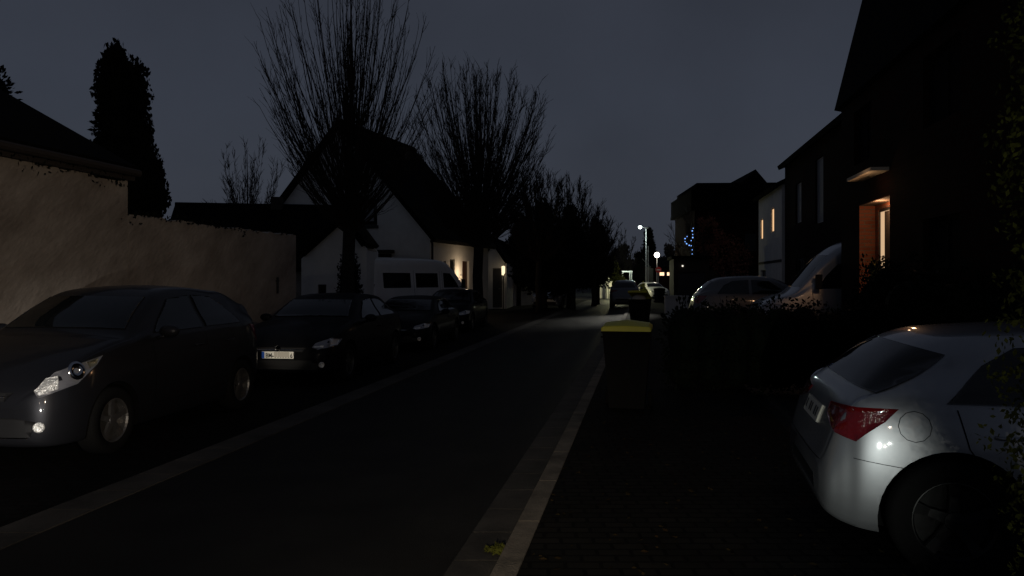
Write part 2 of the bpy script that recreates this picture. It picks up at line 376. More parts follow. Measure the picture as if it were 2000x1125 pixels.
def gable_house(name, loc, rz, W, D, eave, ridge, wm, label, cat, holes=(), side_holes=(), left_holes=(), over=.35, xr=None, overg=.3, eave_l=None, roof=roofm, group=None, back=True):
    """gable towards local -y, ridge along +y; x from 0 to W. returns root, front frame, right-side frame"""
    root = empty(name, loc, rz, label, cat, group); mb = MB(); t = .25; xr = W/2 if xr is None else xr; el = eave if eave_l is None else eave_l
    out_ = [(0, -.1), (W, -.1), (W, eave), (xr, ridge), (0, el)]
    F = wall_face(mb, (0, 0, 0), (1, 0, 0), out_, list(holes), t)
    wall_face(mb, (0, D-t, 0), (1, 0, 0), out_, [], t)
    S = wall_face(mb, (W, t, 0), (0, 1, 0), [(0, -.1), (D-2*t, -.1), (D-2*t, eave-.02), (0, eave-.02)], list(side_holes), t)
    wall_face(mb, (0, D-t, 0), (0, -1, 0), [(0, -.1), (D-2*t, -.1), (D-2*t, el-.02), (0, el-.02)], list(left_holes), t)
    mb.build('wall', wm, root)
    r = MB(); sr = (ridge-eave)/(W-xr); sl = (ridge-el)/xr; th = .2; up = .24
    r.slab([(xr, -overg, ridge+up), (W+over, -overg, eave-over*sr+up), (W+over, D+overg, eave-over*sr+up), (xr, D+overg, ridge+up)], th)
    r.slab([(xr, -overg, ridge+up), (-over, -overg, el-over*sl+up), (-over, D+overg, el-over*sl+up), (xr, D+overg, ridge+up)], th)
    r.tube([(xr, -overg, ridge+up), (xr, D+overg, ridge+up)], .10, 8)
    ro = r.build('roof', roof, root)
    return root, F, S, ro

# big gabled house on the left
holes = [(5.25, 4.05, 6.2, 5.1), (5.6, 1.3, 6.9, 2.8)]
side = [(.7, 1.6, 1.0, 2.5), (1.25, 1.6, 1.55, 2.5), (2.0, 1.4, 2.6, 2.6), (3.6, .1, 4.5, 2.55)]
ang = -math.atan2(.298, .954)
Lw = Vector((.954, -.298, 0)); A = Vector((-7.7, 34, 0)); O = A-Lw*4.37
root, F, S, ro = gable_house('gabled_house', O, ang, 8.74, 7.6, 3.6, 8.55, white_wall, 'white gabled house with steep dark roof behind the bare tree and the white van', 'house', holes, side, over=.4)
window(root, F, *holes[0], framed, glass_dark, cross=False, bar=.04)
f2 = MB(); f2.box((5.5, .085, 4.25), (5.98, .105, 4.8), F); f2.build('blind', shutter, root)
for za, zb in ((3.92, 4.05), (5.1, 5.22)):
    f2 = MB(); f2.box((5.18, -.05, za), (6.27, -.01, zb), F); f2.build('shutter_box' if zb > 5 else 'sill', framed, root)
window(root, F, *holes[1], framed, glass_dark)
f2 = MB(); f2.box((5.45, -.4, 2.81), (7.05, -.02, 2.95), F); f2.build('awning', fascia, root)
for h in side[:3]: window(root, S, *h, framed, glass_dark)
door(root, S, *side[3], doorm)
c = MB(); c.box((4.6, 4.6, 6.9), (5.3, 5.3, 8.35)); c.build('chimney', fascia, ro)
c = MB(); c.tube([(8.80, -.08, 3.35), (8.86, -.05, 3.2), (8.86, -.05, 0)], .05, 8); c.build('downpipe', fascia, root)
lp = empty('wall_lamp', at(897, 541, 36.2), 0, 'small bright lamp beside the brown door of the white gabled house', 'lamp')
m_ = MB(); m_.ball((0, 0, 0), .10, 8, .8); m_.build('bulb', mat('door_lamp_glow', (.8, .7, .5), .4, emit=((1, .72, .45), 1.6)), lp, True)
m_ = MB(); m_.box((-.09, -.05, .10), (.09, .2, .14)); m_.build('bracket', metal_dark, lp)
lamp('door_light', at(899, 533, 35.6)+Vector((.35, 0, 0)), 20, (1, .72, .44), .06)

# low annex in front of it
root, F, S, ro = gable_house('annex', (-6.95, 25.0, 0), 0, 2.15, 2.2, 2.65, 3.62, white_wall, 'small white lean-to with dark roof edge behind the bare tree trunk', 'outbuilding', [(.55, .95, .82, 1.5)], over=.02, overg=.12, xr=1.42, eave_l=2.35)
window(root, F, .55, .95, .82, 1.5, framed, glass_dark, cross=False)
# long dark-roofed barn behind the garden wall
B0 = Vector((-12.4, 27.2, 0)); ba = math.atan2(1.2, 6.4)
root = empty('barn', B0, ba, 'long low barn with dark tiled roof behind the plastered wall', 'barn'); mb = MB()
wall_face(mb, (0, 0, 0), (1, 0, 0), [(0, -.1), (6.4, -.1), (6.4, 2.2), (0, 2.2)], [(1.2, .8, 2.2, 1.8)], .25)
wall_face(mb, (0, 4.8, 0), (1, 0, 0), [(0, -.1), (6.4, -.1), (6.4, 2.2), (0, 2.2)], [], .25)
wall_face(mb, (6.4, .25, 0), (0, 1, 0), [(0, -.1), (4.5, -.1), (4.5, 2.2), (2.25, 4.25), (0, 2.2)], [], .25)
wall_face(mb, (0, 4.75, 0), (0, -1, 0), [(0, -.1), (4.5, -.1), (4.5, 2.2), (2.25, 4.25), (0, 2.2)], [], .25)
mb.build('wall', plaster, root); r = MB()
r.slab([(-.3, -.35, 2.1), (6.7, -.35, 2.1), (6.7, 2.5, 4.62), (-.3, 2.5, 4.62)], .2)
r.slab([(-.3, 5.35, 2.1), (6.7, 5.35, 2.1), (6.7, 2.5, 4.62), (-.3, 2.5, 4.62)], .2)
r.tube([(-.3, 2.5, 4.60), (6.7, 2.5, 4.60)], .09, 8)
ro = r.build('roof', roofm, root); c = MB(); c.box((3.3, 2.3, 4.4), (3.75, 2.75, 4.95)); c.build('chimney', fascia, ro)

# second small white gable right of the second tree
holes = [(.95, .05, 1.5, 2.3)]
root, F, S, ro = gable_house('white_cottage', (-2.05, 43.2, 0), R(-6), 1.75, 6, 2.6, 3.75, white_wall, 'narrow white gable with dark door right of the second bare tree', 'house', holes, over=.12, overg=.15, xr=.98, eave_l=2.3)
door(root, F, *holes[0], doorb)
lp = empty('wall_lamp', at(983, 528, 42.5), 0, 'small lit lantern at the corner of the narrow white gable', 'lamp')
m_ = MB(); m_.lathe([(.001, -.28), (.09, -.26), (.10, .22), (.001, .26)], n=10); m_.build('lantern_glass', mat('lantern_glow', (.8, .7, .5), .4, emit=((1, .78, .48), 1.4)), lp, True)
m_ = MB(); m_.box((-.06, -.06, .26), (.06, .1, .31)); m_.tube([(0, 0, -.28), (0, 0, -2.2)], .03, 6); m_.build('post', metal_dark, lp)

# ------------------------------------------------------------------ left foreground: plastered outbuilding and garden wall
def wx(Y): return -8.4+.172*Y
wa = math.atan2(1, .172)             # direction of travel along the wall
root = empty('plastered_outbuilding', (wx(3.5), 3.5, 0), wa-math.pi/2, 'plastered outbuilding with dark roof and brown wall with stains and painted branch shadows, at the left edge', 'outbuilding')
Lb = (12.37-3.5)*math.hypot(1, .172); mb = MB()
# local frame: +y along the street, +x towards the road
def ragged(n, x0, x1, z, a, seed):
    rg = random.Random(seed); return [(x0+(x1-x0)*i/n, z+rg.uniform(-a, a)) for i in range(n+1)]
top = ragged(40, 0, Lb, 3.27, .025, 3)
wall_face(mb, (0, 0, 0), (0, 1, 0), [(0, -.1), (Lb, -.1)]+top[::-1], [], .3)
wall_face(mb, (-.3, Lb, 0), (-1, 0, 0), [(0, -.1), (5.5, -.1), (5.5, 4.8), (4.1, 5.4), (0, 3.2)], [], .3)
wall_face(mb, (-5.8, 0, 0), (1, 0, 0), [(0, -.1), (5.5, -.1), (5.5, 3.2), (1.4, 5.4), (0, 4.8)], [], .3)
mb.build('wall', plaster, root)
r = MB(); r.slab([(.12, -.3, 3.52), (.12, Lb+.05, 3.52), (-4.4, Lb+.05, 5.95), (-4.4, -.3, 5.95)], .14)
r.slab([(-9, -.3, 3.5), (-9, Lb+.05, 3.5), (-4.4, Lb+.05, 5.95), (-4.4, -.3, 5.95)], .14); r.build('roof', roofm, root)
r = MB(); r.box((.03, -.1, 3.28), (.10, Lb+.05, 3.46)); r.build('fascia_board', fascia, root)
r = MB(); prof = []
r.tube([(.19, -.2, 3.40), (.19, Lb+.02, 3.40)], .06, 8); r.build('gutter_pipe', fascia, root)
root = empty('garden_wall', (wx(12.38), 12.38, 0), wa-math.pi/2, 'lower plastered garden wall with stains and painted branch shadows, behind the black car', 'wall')
Lg = (18.38-12.38)*math.hypot(1, .172); mb = MB()
top = ragged(34, 0, Lg, 2.73, .03, 5)
wall_face(mb, (0, 0, 0), (0, 1, 0), [(0, -.1), (Lg, -.1)]+top[::-1], [], .35)
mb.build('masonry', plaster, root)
c = MB(); c.box((.002, Lg-1.0, 1.35), (.03, Lg-.94, 1.72)); c.box((.002, Lg-1.03, 1.62), (.025, Lg-.90, 1.66)); c.build('iron_anchor', metal_dark, root)
# creepers hanging over the wall tops
def creeper(Y0, Y1, z, drop, n, label, seed, grp):
    rng = np.random.default_rng(seed); P = []
    rn = random.Random(seed); y = Y0
    while y < Y1:
        ln = drop*rn.uniform(.2, 1.15)*(1 if rn.random() < .8 else 1.8); k = int(n*ln/drop)
        q = np.stack([np.full(k, 0.), rng.normal(y, .13, k), z+.06-ln*rng.random(k)**1.3], 1); q[:, 0] = wx(q[:, 1])+.05+.07*rng.random(k); P.append(q); y += .16
    o = leaves('creeper', np.concatenate(P), .030, leaf_mid, None, seed); tag(o, label, 'creeper'); return o
creeper(9.0, 12.3, 3.30, .14, 12, 'dry creeper trailing under the eaves of the plastered outbuilding', 4, None)
creeper(12.4, 18.3, 2.76, .15, 12, 'dry creeper trailing over the top of the lower garden wall', 6, None)

# ------------------------------------------------------------------ right side buildings
def road_block(name, c, Y0, Y1, depth, eave, wm, label, cat, holes=(), near_holes=(), ridge=None, steep=None, roofz=None):
    """block whose front faces the road along X = c + .172 Y ; local +y runs up the street, front faces local -x"""
    k = math.hypot(1, .172); Ln = (Y1-Y0)*k; root = empty(name, (c+.172*Y0, Y0, 0), math.atan2(-.172, 1), label, cat); t = .3; mb = MB()
    Fr = wall_face(mb, (0, Ln, 0), (0, -1, 0), [(0, -.1), (Ln, -.1), (Ln, eave), (0, eave)], list(holes), t)     # x runs from far end to near end
    N = wall_face(mb, (t, 0, 0), (1, 0, 0), [(0, -.1), (depth, -.1), (depth, eave), (0, eave)], list(near_holes), t)
    wall_face(mb, (t, Ln-t, 0), (1, 0, 0), [(0, -.1), (depth, -.1), (depth, eave), (0, eave)], [], t)
    wall_face(mb, (t+depth, t, 0), (0, 1, 0), [(0, -.1), (Ln-2*t, -.1), (Ln-2*t, eave), (0, eave)], [], t)
    mb.build('wall', wm, root); r = MB()
    if steep:     # mansard
        run, rise = steep
        r.slab([(-.12, -.15, eave-.1), (-.12, Ln+.12, eave-.1), (run, Ln+.0, eave+rise), (run, .3, eave+rise)], .2)
        r.slab([(run, .3, eave+rise), (run, Ln, eave+rise), (depth, Ln, eave+rise+1.5), (depth, .3, eave+rise+1.5)], .2)
        r.add([(-.05, Ln+.02, eave-.1), (run, Ln+.02, eave+rise-.1), (depth, Ln+.02, eave+rise+1.4), (depth, Ln+.02, eave-.1), (-.05, Ln-.16, eave-.1), (run, Ln-.16, eave+rise-.1), (depth, Ln-.16, eave+rise+1.4), (depth, Ln-.16, eave-.1)],
              [(0, 1, 2, 3), (7, 6, 5, 4), (0, 4, 5, 1), (1, 5, 6, 2), (2, 6, 7, 3), (3, 7, 4, 0)])
    else:
        rz_ = ridge or eave+2
        r.slab([(-.35, -.1, eave-.12), (-.35, Ln+.1, eave-.12), (depth/2, Ln+.1, rz_), (depth/2, -.1, rz_)], .2)
        r.slab([(depth+.8, -.1, eave-.12), (depth+.8, Ln+.1, eave-.12), (depth/2, Ln+.1, rz_), (depth/2, -.1, rz_)], .2)
        for yy in (.0, Ln-.2):
            r.add([(t, yy, eave), (depth, yy, eave), (depth/2, yy, rz_-.22), (t, yy+.2, eave), (depth, yy+.2, eave), (depth/2, yy+.2, rz_-.22)], [(0, 1, 2), (5, 4, 3), (0, 3, 4, 1), (1, 4, 5, 2), (2, 5, 3, 0)])
    r.build('roof', roofm, root)
    return root, Fr, N, Ln
# nearest brick house with lit entrance niche
k_ = math.hypot(1, .172)
Y0, Y1, c0 = 8.0, 16.6, 4.36
nx0 = (Y1-15.25)*k_; nx1 = (Y1-13.35)*k_
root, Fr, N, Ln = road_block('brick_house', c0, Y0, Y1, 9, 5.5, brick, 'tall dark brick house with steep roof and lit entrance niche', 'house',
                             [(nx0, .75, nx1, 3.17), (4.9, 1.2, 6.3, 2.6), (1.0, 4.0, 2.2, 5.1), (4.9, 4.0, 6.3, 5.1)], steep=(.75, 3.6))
window(root, Fr, 4.9, 1.2, 6.3, 2.6, dark_pane, dark_pane); window(root, Fr, 1.0, 4.0, 2.2, 5.1, dark_pane, dark_pane); window(root, Fr, 4.9, 4.0, 6.3, 5.1, dark_pane, dark_pane)
mb = MB()   # thin lining over the niche, in the lamplit brick colour
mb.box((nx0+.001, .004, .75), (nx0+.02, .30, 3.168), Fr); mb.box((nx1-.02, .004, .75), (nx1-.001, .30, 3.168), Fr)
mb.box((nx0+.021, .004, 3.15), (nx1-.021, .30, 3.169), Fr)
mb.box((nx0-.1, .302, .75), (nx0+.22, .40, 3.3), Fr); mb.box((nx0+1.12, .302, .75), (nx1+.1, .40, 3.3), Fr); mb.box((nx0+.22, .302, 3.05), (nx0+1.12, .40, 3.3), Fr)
mb.build('niche', brick_lit, root)
mb = MB(); mb.box((nx0+.03, -.5, -.05), (nx1-.03, .30, .74), Fr); mb.box((nx0+.03, -.85, -.05), (nx1-.03, -.5, .38), Fr); mb.build('step', concrete, root)
window(root, Fr, nx0+.22, .76, nx0+1.12, 3.05, framed, lit_pale, rec=.31, cross=False, name='glazed_door')
mb = MB(); mb.box((nx0+.62, .30, .9), (nx0+.70, .325, 2.98), Fr)
mb.box((nx0+.70, .303, .9), (nx0+.99, .322, 2.98), Fr)
for k in range(14): mb.box((nx0+.99, .305, .95+k*.145), (nx0+1.06, .322, 1.05+k*.145), Fr)
mb.build('door_grille', fascia, root)
mb = MB(); mb.box((nx0+.35, -.32, 3.60), (nx1, -.01, 3.66), Fr); mb.build('canopy', cream_wall, root)
p = Fr @ Vector((nx0+1.05, .10, 3.02)); q = root.matrix_world
bpy.context.view_layer.update(); wp = root.matrix_world @ p
lamp('niche_light', wp, 15, (1, .55, .28), .05)
wp = root.matrix_world @ (Fr @ Vector((nx1-.3, -.42, 3.36))); lamp('canopy_light', wp, 1.6, (1, .62, .34), .04)
# attached house further up
root, Fr, N, Ln = road_block('terraced_house', 7.0, 22.6, 37.2, 8, 7.35, brick, 'dark terraced house with grey shutters beyond the tall brick house', 'house',
    [(2.6, 4.2, 3.9, 6.0), (6.6, 3.9, 8.0, 6.5), (2.6, 1.0, 4.4, 2.6), (7.0, .1, 8.0, 2.4)], ridge=9.0)
window(root, Fr, 2.6, 4.2, 3.9, 6.0, framew, shutter, cross=False); window(root, Fr, 6.6, 3.9, 8.0, 6.5, framew, shutter, cross=False)
window(root, Fr, 2.6, 1.0, 4.4, 2.6, framed, glass_dark); door(root, Fr, 7.0, .1, 8.0, 2.4, doorb)
# white house with two lit windows
root, Fr, N, Ln = road_block('white_house', 7.0, 38.0, 45.6, 8, 6.6, white_wall, 'pale house with two small lit upstairs windows', 'house',
    [(.75, 4.0, 1.65, 5.2), (4.5, 4.2, 5.4, 5.5), (1.0, .9, 2.6, 2.2)], ridge=8.6)
window(root, Fr, .75, 4.0, 1.65, 5.2, framed, lit_warm, cross=False, rec=.04); window(root, Fr, 4.5, 4.2, 5.4, 5.5, framed, lit_warm, cross=False, rec=.04)
window(root, Fr, 1.0, .9, 2.6, 2.2, framed, glass_dark)
mb = MB(); mb.box((.05, -.03, 2.55), (Ln-.05, -.004, 2.68), Fr); mb.build('string_course', fascia, root)
# far dark house with a gable on its roof
P0 = at(1357, 545, 52)
root = empty('far_house', (P0.x, 52, 0), R(-3), 'dark far house with boxy roof and a pointed gable, red creeper on its wall', 'house'); mb = MB()
wall_face(mb, (0, 0, 0), (1, 0, 0), [(0, -.1), (5.4, -.1), (5.4, 6.5), (0, 6.5)], [(1.0, 1.0, 2.2, 2.4), (3.4, 3.6, 4.2, 4.8)], .3)
wall_face(mb, (0, 8, 0), (0, -1, 0), [(0, -.1), (7.7, -.1), (7.7, 6.5), (0, 6.5)], [], .3)
wall_face(mb, (5.4, .3, 0), (0, 1, 0), [(0, -.1), (7.7, -.1), (7.7, 6.5), (0, 6.5)], [], .3)
wall_face(mb, (0, 8, 0), (1, 0, 0), [(0, -.1), (5.4, -.1), (5.4, 6.5), (0, 6.5)], [], .3)
mb.build('wall', brick, root)
M0 = Matrix.Identity(4); window(root, M0, 1.0, 1.0, 2.2, 2.4, framed, glass_dark); window(root, M0, 3.4, 3.6, 4.2, 4.8, framed, glass_dark)
r = MB(); r.box((-.35, -.45, 6.35), (5.6, 8.4, 6.6)); r.box((-.32, -.42, 6.6), (5.55, 8.35, 7.75))
r.prism([(.1, -.2), (5.5, -.2), (5.5, 8), (.1, 8)], 7.75, 8.25)
gx = 3.95
r.add([(gx-1.2, -.6, 7.9), (gx+1.6, -.6, 7.2), (gx, -.6, 9.1), (gx-1.2, 7.5, 7.9), (gx+1.6, 7.5, 7.2), (gx, 7.5, 9.1)], [(0, 1, 2), (5, 4, 3), (0, 3, 4, 1), (1, 4, 5, 2), (2, 5, 3, 0)])
r.build('roof', roofm, root)
rng = np.random.default_rng(8)
P = np.concatenate([blob(rng, (P0.x+.9, 51.8, 4.6), (.9, .15, 1.4), 700), blob(rng, (P0.x+1.9, 51.8, 3.4), (1.2, .15, 1.6), 900), blob(rng, (P0.x+3.0, 51.7, 3.0), (.9, .15, 1.1), 500)])
tag(leaves('creeper', P, .10, leaf_red, None, 8), 'reddish creeper on the wall of the dark far house', 'creeper')

# small dark garage with a white lamp
P1 = at(1316, 545, 46)
root = empty('garage', (P1.x, 46, 0), R(-8), 'small dark flat-roofed garage with a tiny white light', 'garage'); mb = MB()
wall_face(mb, (0, 0, 0), (1, 0, 0), [(0, -.1), (2.1, -.1), (2.1, 2.9), (0, 2.9)], [(.25, -.05, 1.85, 2.1)], .2)
wall_face(mb, (0, 4, 0), (0, -1, 0), [(0, -.1), (3.8, -.1), (3.8, 2.9), (0, 2.9)], [], .2)
wall_face(mb, (2.1, .2, 0), (0, 1, 0), [(0, -.1), (3.8, -.1), (3.8, 2.9), (0, 2.9)], [], .2)
mb.build('wall', fascia, root); mb = MB(); mb.box((.25, .1, -.05), (1.85, .14, 2.1)); mb.build('door', doorb, root)
mb = MB(); mb.box((-.15, -.2, 2.9), (2.25, 4.1, 3.08)); mb.build('roof', roofm, root)
mb = MB(); mb.ball((.52, -.06, 2.47), .055, 8); mb.build('lamp', mat('small_white_lamp_glow', (.8, .8, .8), .4, emit=((1, .93, .8), 1.1)), root)

# low lit building at the end of the street
P2 = at(1283, 545, 82)
root = empty('end_building', (P2.x, 82, 0), 0, 'low building at the street end with a strip of three lit windows', 'building'); mb = MB()
hl = [(.35, 1.95, .80, 2.42), (1.0, 1.95, 1.38, 2.42), (1.62, 1.95, 1.86, 2.42)]
hl = [(.25, 2.0, .85, 2.46), (1.05, 2.0, 1.43, 2.46), (1.62, 2.0, 1.86, 2.46)]
wall_face(mb, (-.4, 0, 0), (1, 0, 0), [(0, -.1), (3.2, -.1), (3.2, 3.0), (0, 3.0)], [(a+.4, b, c_+.4, d) for a, b, c_, d in hl], .2)
wall_face(mb, (-.4, 5, 0), (0, -1, 0), [(0, -.1), (4.8, -.1), (4.8, 3.0), (0, 3.0)], [], .2)
mb.build('wall', brick, root); mb = MB(); mb.slab([(-.7, -.3, 3.0), (3.1, -.3, 3.0), (3.1, 5.3, 4.1), (-.7, 5.3, 4.1)], .15); mb.build('roof', roofm, root)
strip_e = mat('lit_strip_window', (.3, .2, .1), .4, emit=((1, .66, .42), 1.5))
for h in hl: window(root, Matrix.Identity(4), *h, framed, strip_e, cross=False, rec=.02)

# glazed porch standing in lamp light
P3 = at(1216, 545, 88)
root = empty('glazed_porch', (P3.x, 88, 0), 0, 'small white-framed glazed porch lit at the street end, above the far car roof', 'porch')
mb = MB(); W_ = 1.1; Hh = 2.55
for x in (0, W_-.3, W_-.07): mb.box((x, 0, 0), (x+.07, .07, Hh))
mb.box((0, .002, Hh-.08), (W_, .068, Hh)); mb.box((.002, -.001, 1.35), (W_-.002, .069, 1.42)); mb.box((0, 1.0, 0), (.07, 1.07, Hh)); mb.box((W_-.07, 1.0, 0), (W_, 1.07, Hh)); mb.build('frame', framew, root)
mb = MB(); mb.box((-.05, -.05, Hh+.001), (W_+.05, 1.12, Hh+.06)); mb.build('roof', framew, root)
mb = MB(); mb.box((.07, 1.0, .02), (W_-.07, 1.03, Hh-.02)); mb.build('back_panel', leaf_mid, root)
lamp('unseen_light', (P3.x+.4, 87.2, 3.3), 220, (.85, 1, .8), .1)

# pale low walls in lamplight on the left at the end
for (xa, xb, ya, yb, Yd, lab) in ((1172, 1181, 547, 562, 66, 'short pale wall pier lit at the street end, left one'), (1182, 1195, 551, 562, 65, 'short pale wall lit at the street end beside a thin post')):
    a = at(xa, ya, Yd); b = at(xb, ya, Yd); mb = MB(); mb.box((a.x, Yd, 0), (b.x, Yd+.3, a.z)); mb.box((a.x-.03, Yd-.03, a.z), (b.x+.03, Yd+.33, a.z+.06))
    tag(mb.build('garden_wall', white_wall), lab, 'wall')
mb = MB(); a = at(1189, 528, 64); mb.tube([(a.x, 64, 0), (a.x, 64, a.z)], .045, 8); mb.ball((a.x, 64, a.z), .06, 6); tag(mb.build('thin_post', metal_grey), 'thin pale post standing before the lit walls at the street end', 'post')
lamp('road_patch_spot', (8.6, 41, 4.2), 2100, (1, .97, .86), .08, 'SPOT', (4.3, 32.5, 0), 25, 1)  # spot added to make the bright patch on the road
lamp('bare_light', (at(1196, 0, 63).x, 62.5, 2.2), 240, (1, .95, .55), .1)

# long pale low garden wall left of the road
a = at(985, 545, 46); b = at(1050, 552, 50); mb = MB()
mb.prism([(a.x, 46), (b.x, 50), (b.x-.1, 50.3), (a.x-.1, 46.3)], -.05, 1.55); mb.prism([(a.x-.04, 45.96), (b.x+.04, 49.96), (b.x-.1, 50.36), (a.x-.14, 46.36)], 1.55, 1.62)
tag(mb.build('garden_wall', white_wall), 'long pale garden wall right of the narrow white gable', 'wall')
# pale garden wall at right before garage
a = at(1300, 0, 31); b = at(1344, 0, 31); mb = MB()
mb.box((a.x, 31, 0), (b.x, 31.25, .95)); mb.box((a.x-.03, 30.97, .95), (b.x+.03, 31.28, 1.0)); tag(mb.build('garden_wall', white_wall), 'short grey garden wall beside the silver people carrier', 'wall')

# ------------------------------------------------------------------ street lamps and sign
P4 = at(1262, 545, 70)
root = empty('street_lamp', (P4.x, 70, 0), 0, 'tall street lamp with cool white head on a thin mast', 'street lamp')
zt = at(0, 446, 70).z; hx = at(1250, 443, 70).x-P4.x
mb = MB(); mb.tube([(0, 0, 0), (0, 0, 1), (0, 0, zt)], [.10, .08, .055], 8); mb.build('pole', metal_grey, root, True)
mb = MB(); mb.tube([(0, 0, zt-.02), (hx*.5, 0, zt+.12), (hx*.8, 0, zt+.14)], .035, 6); mb.box((-.16, -.12, zt-.02), (.2, .12, zt+.10)); mb.build('arm', metal_dark, root)
mb = MB(); mb.ball((hx, -.05, zt+.10), .17, 8, .95); mb.build('lamp_head', led_e, root, True)
lamp('led_light', (P4.x+hx, 69.6, zt-.1), 110, (.85, 1, .93), .15)
P5 = at(1283, 545, 76)
root = empty('street_lamp', (P5.x, 76, 0), 0, 'bright round globe lamp above the red round sign', 'street lamp'); zt = at(0, 498, 76).z
mb = MB(); mb.tube([(0, 0, 0), (0, 0, zt-.2)], .05, 8); mb.build('pole', metal_grey, root)
mb = MB(); mb.ball((0, 0, zt), .27, 10); mb.build('globe', globe_e, root, True)
lamp('globe_light', (P5.x, 75.5, zt), 95, (1, .88, .7), .2)
P6 = at(1286, 527, 74.5)
root = empty('round_sign', (P6.x, 74.5, 0), 0, 'round red traffic sign on a post below the globe lamp', 'traffic sign')
mb = MB(); mb.tube([(0, .03, 0), (0, .03, P6.z+.2)], .03, 6); mb.build('post', metal_grey, root)
mb = MB(); mb.lathe([(.001, -.02), (.30, -.02), (.30, .01), (.001, .01)], (0, 0, P6.z), 'y', 20); pl = mb.build('sign_plate', sign_red, root)
mb = MB(); mb.box((-.2, -.03, P6.z-.05), (.2, -.024, P6.z+.05)); mb.build('bar', sign_white, pl)
a = at(1266, 482, 72); mb = MB(); mb.tube([(a.x, 72, 0), (a.x, 72, a.z)], [.06, .04], 8); mb.ball((a.x, 72, a.z), .06, 6); tag(mb.build('mast', metal_grey), 'thin unlit mast right beside the tall street lamp', 'mast')

# ------------------------------------------------------------------ vehicles
HATCH = [(0, .30, .52, .50, .40, .48, .50), (.03, .24, .62, .64, .50, .56, .60), (.12, .20, .70, .76, .62, .64, .68), (.30, .19, .80, .84, .70, .74, .78),
         (.60, .19, .90, .865, .72, .84, .88), (.95, .19, .97, .87, .72, .90, .95), (1.15, .19, 1.02, .87, .71, .92, .98), (1.45, .19, 1.20, .87, .66, .93, 1.15),
         (1.80, .19, 1.36, .87, .60, .94, 1.31), (2.10, .19, 1.415, .87, .57, .95, 1.36), (2.60, .19, 1.42, .87, .56, .96, 1.365), (3.10, .19, 1.39, .87, .55, .98, 1.33),
         (3.30, .20, 1.355, .865, .54, .985, 1.29), (3.48, .21, 1.265, .86, .55, .99, 1.205), (3.64, .22, 1.135, .845, .58, .985, 1.085), (3.74, .23, 1.025, .825, .62, .96, 1.0),
         (3.80, .24, .965, .80, .63, .90, .94), (3.86, .26, .86, .775, .62, .80, .84), (3.92, .30, .68, .74, .60, .63, .665), (3.95, .37, .60, .66, .52, .56, .585)]
VAN = [(0, .38, .72, .74, .6, .66, .70), (.05, .30, .92, .88, .72, .85, .9), (.18, .27, 1.06, .95, .80, .98, 1.03), (.45, .26, 1.17, .99, .83, 1.07, 1.13), (.80, .26, 1.29, 1.0, .84, 1.13, 1.23),
       (1.05, .26, 1.55, 1.0, .83, 1.2, 1.48), (1.40, .26, 1.98, 1.0, .82, 1.28, 1.88), (1.70, .26, 2.26, 1.0, .82, 1.33, 2.13), (2.0, .26, 2.42, 1.0, .83, 1.36, 2.28), (2.4, .26, 2.47, 1.0, .84, 1.38, 2.33),
       (4.0, .26, 2.48, 1.0, .84, 1.38, 2.34), (5.2, .27, 2.46, 1.0, .83, 1.38, 2.32), (5.42, .30, 2.40, .985, .80, 1.38, 2.27), (5.5, .36, 2.28, .95, .76, 1.36, 2.18)]
def cr(p0, p1, p2, p3, t): return .5*((2*p1)+(-p0+p2)*t+(2*p0-5*p1+4*p2-p3)*t*t+(-p0+3*p1-3*p2+p3)*t**3)
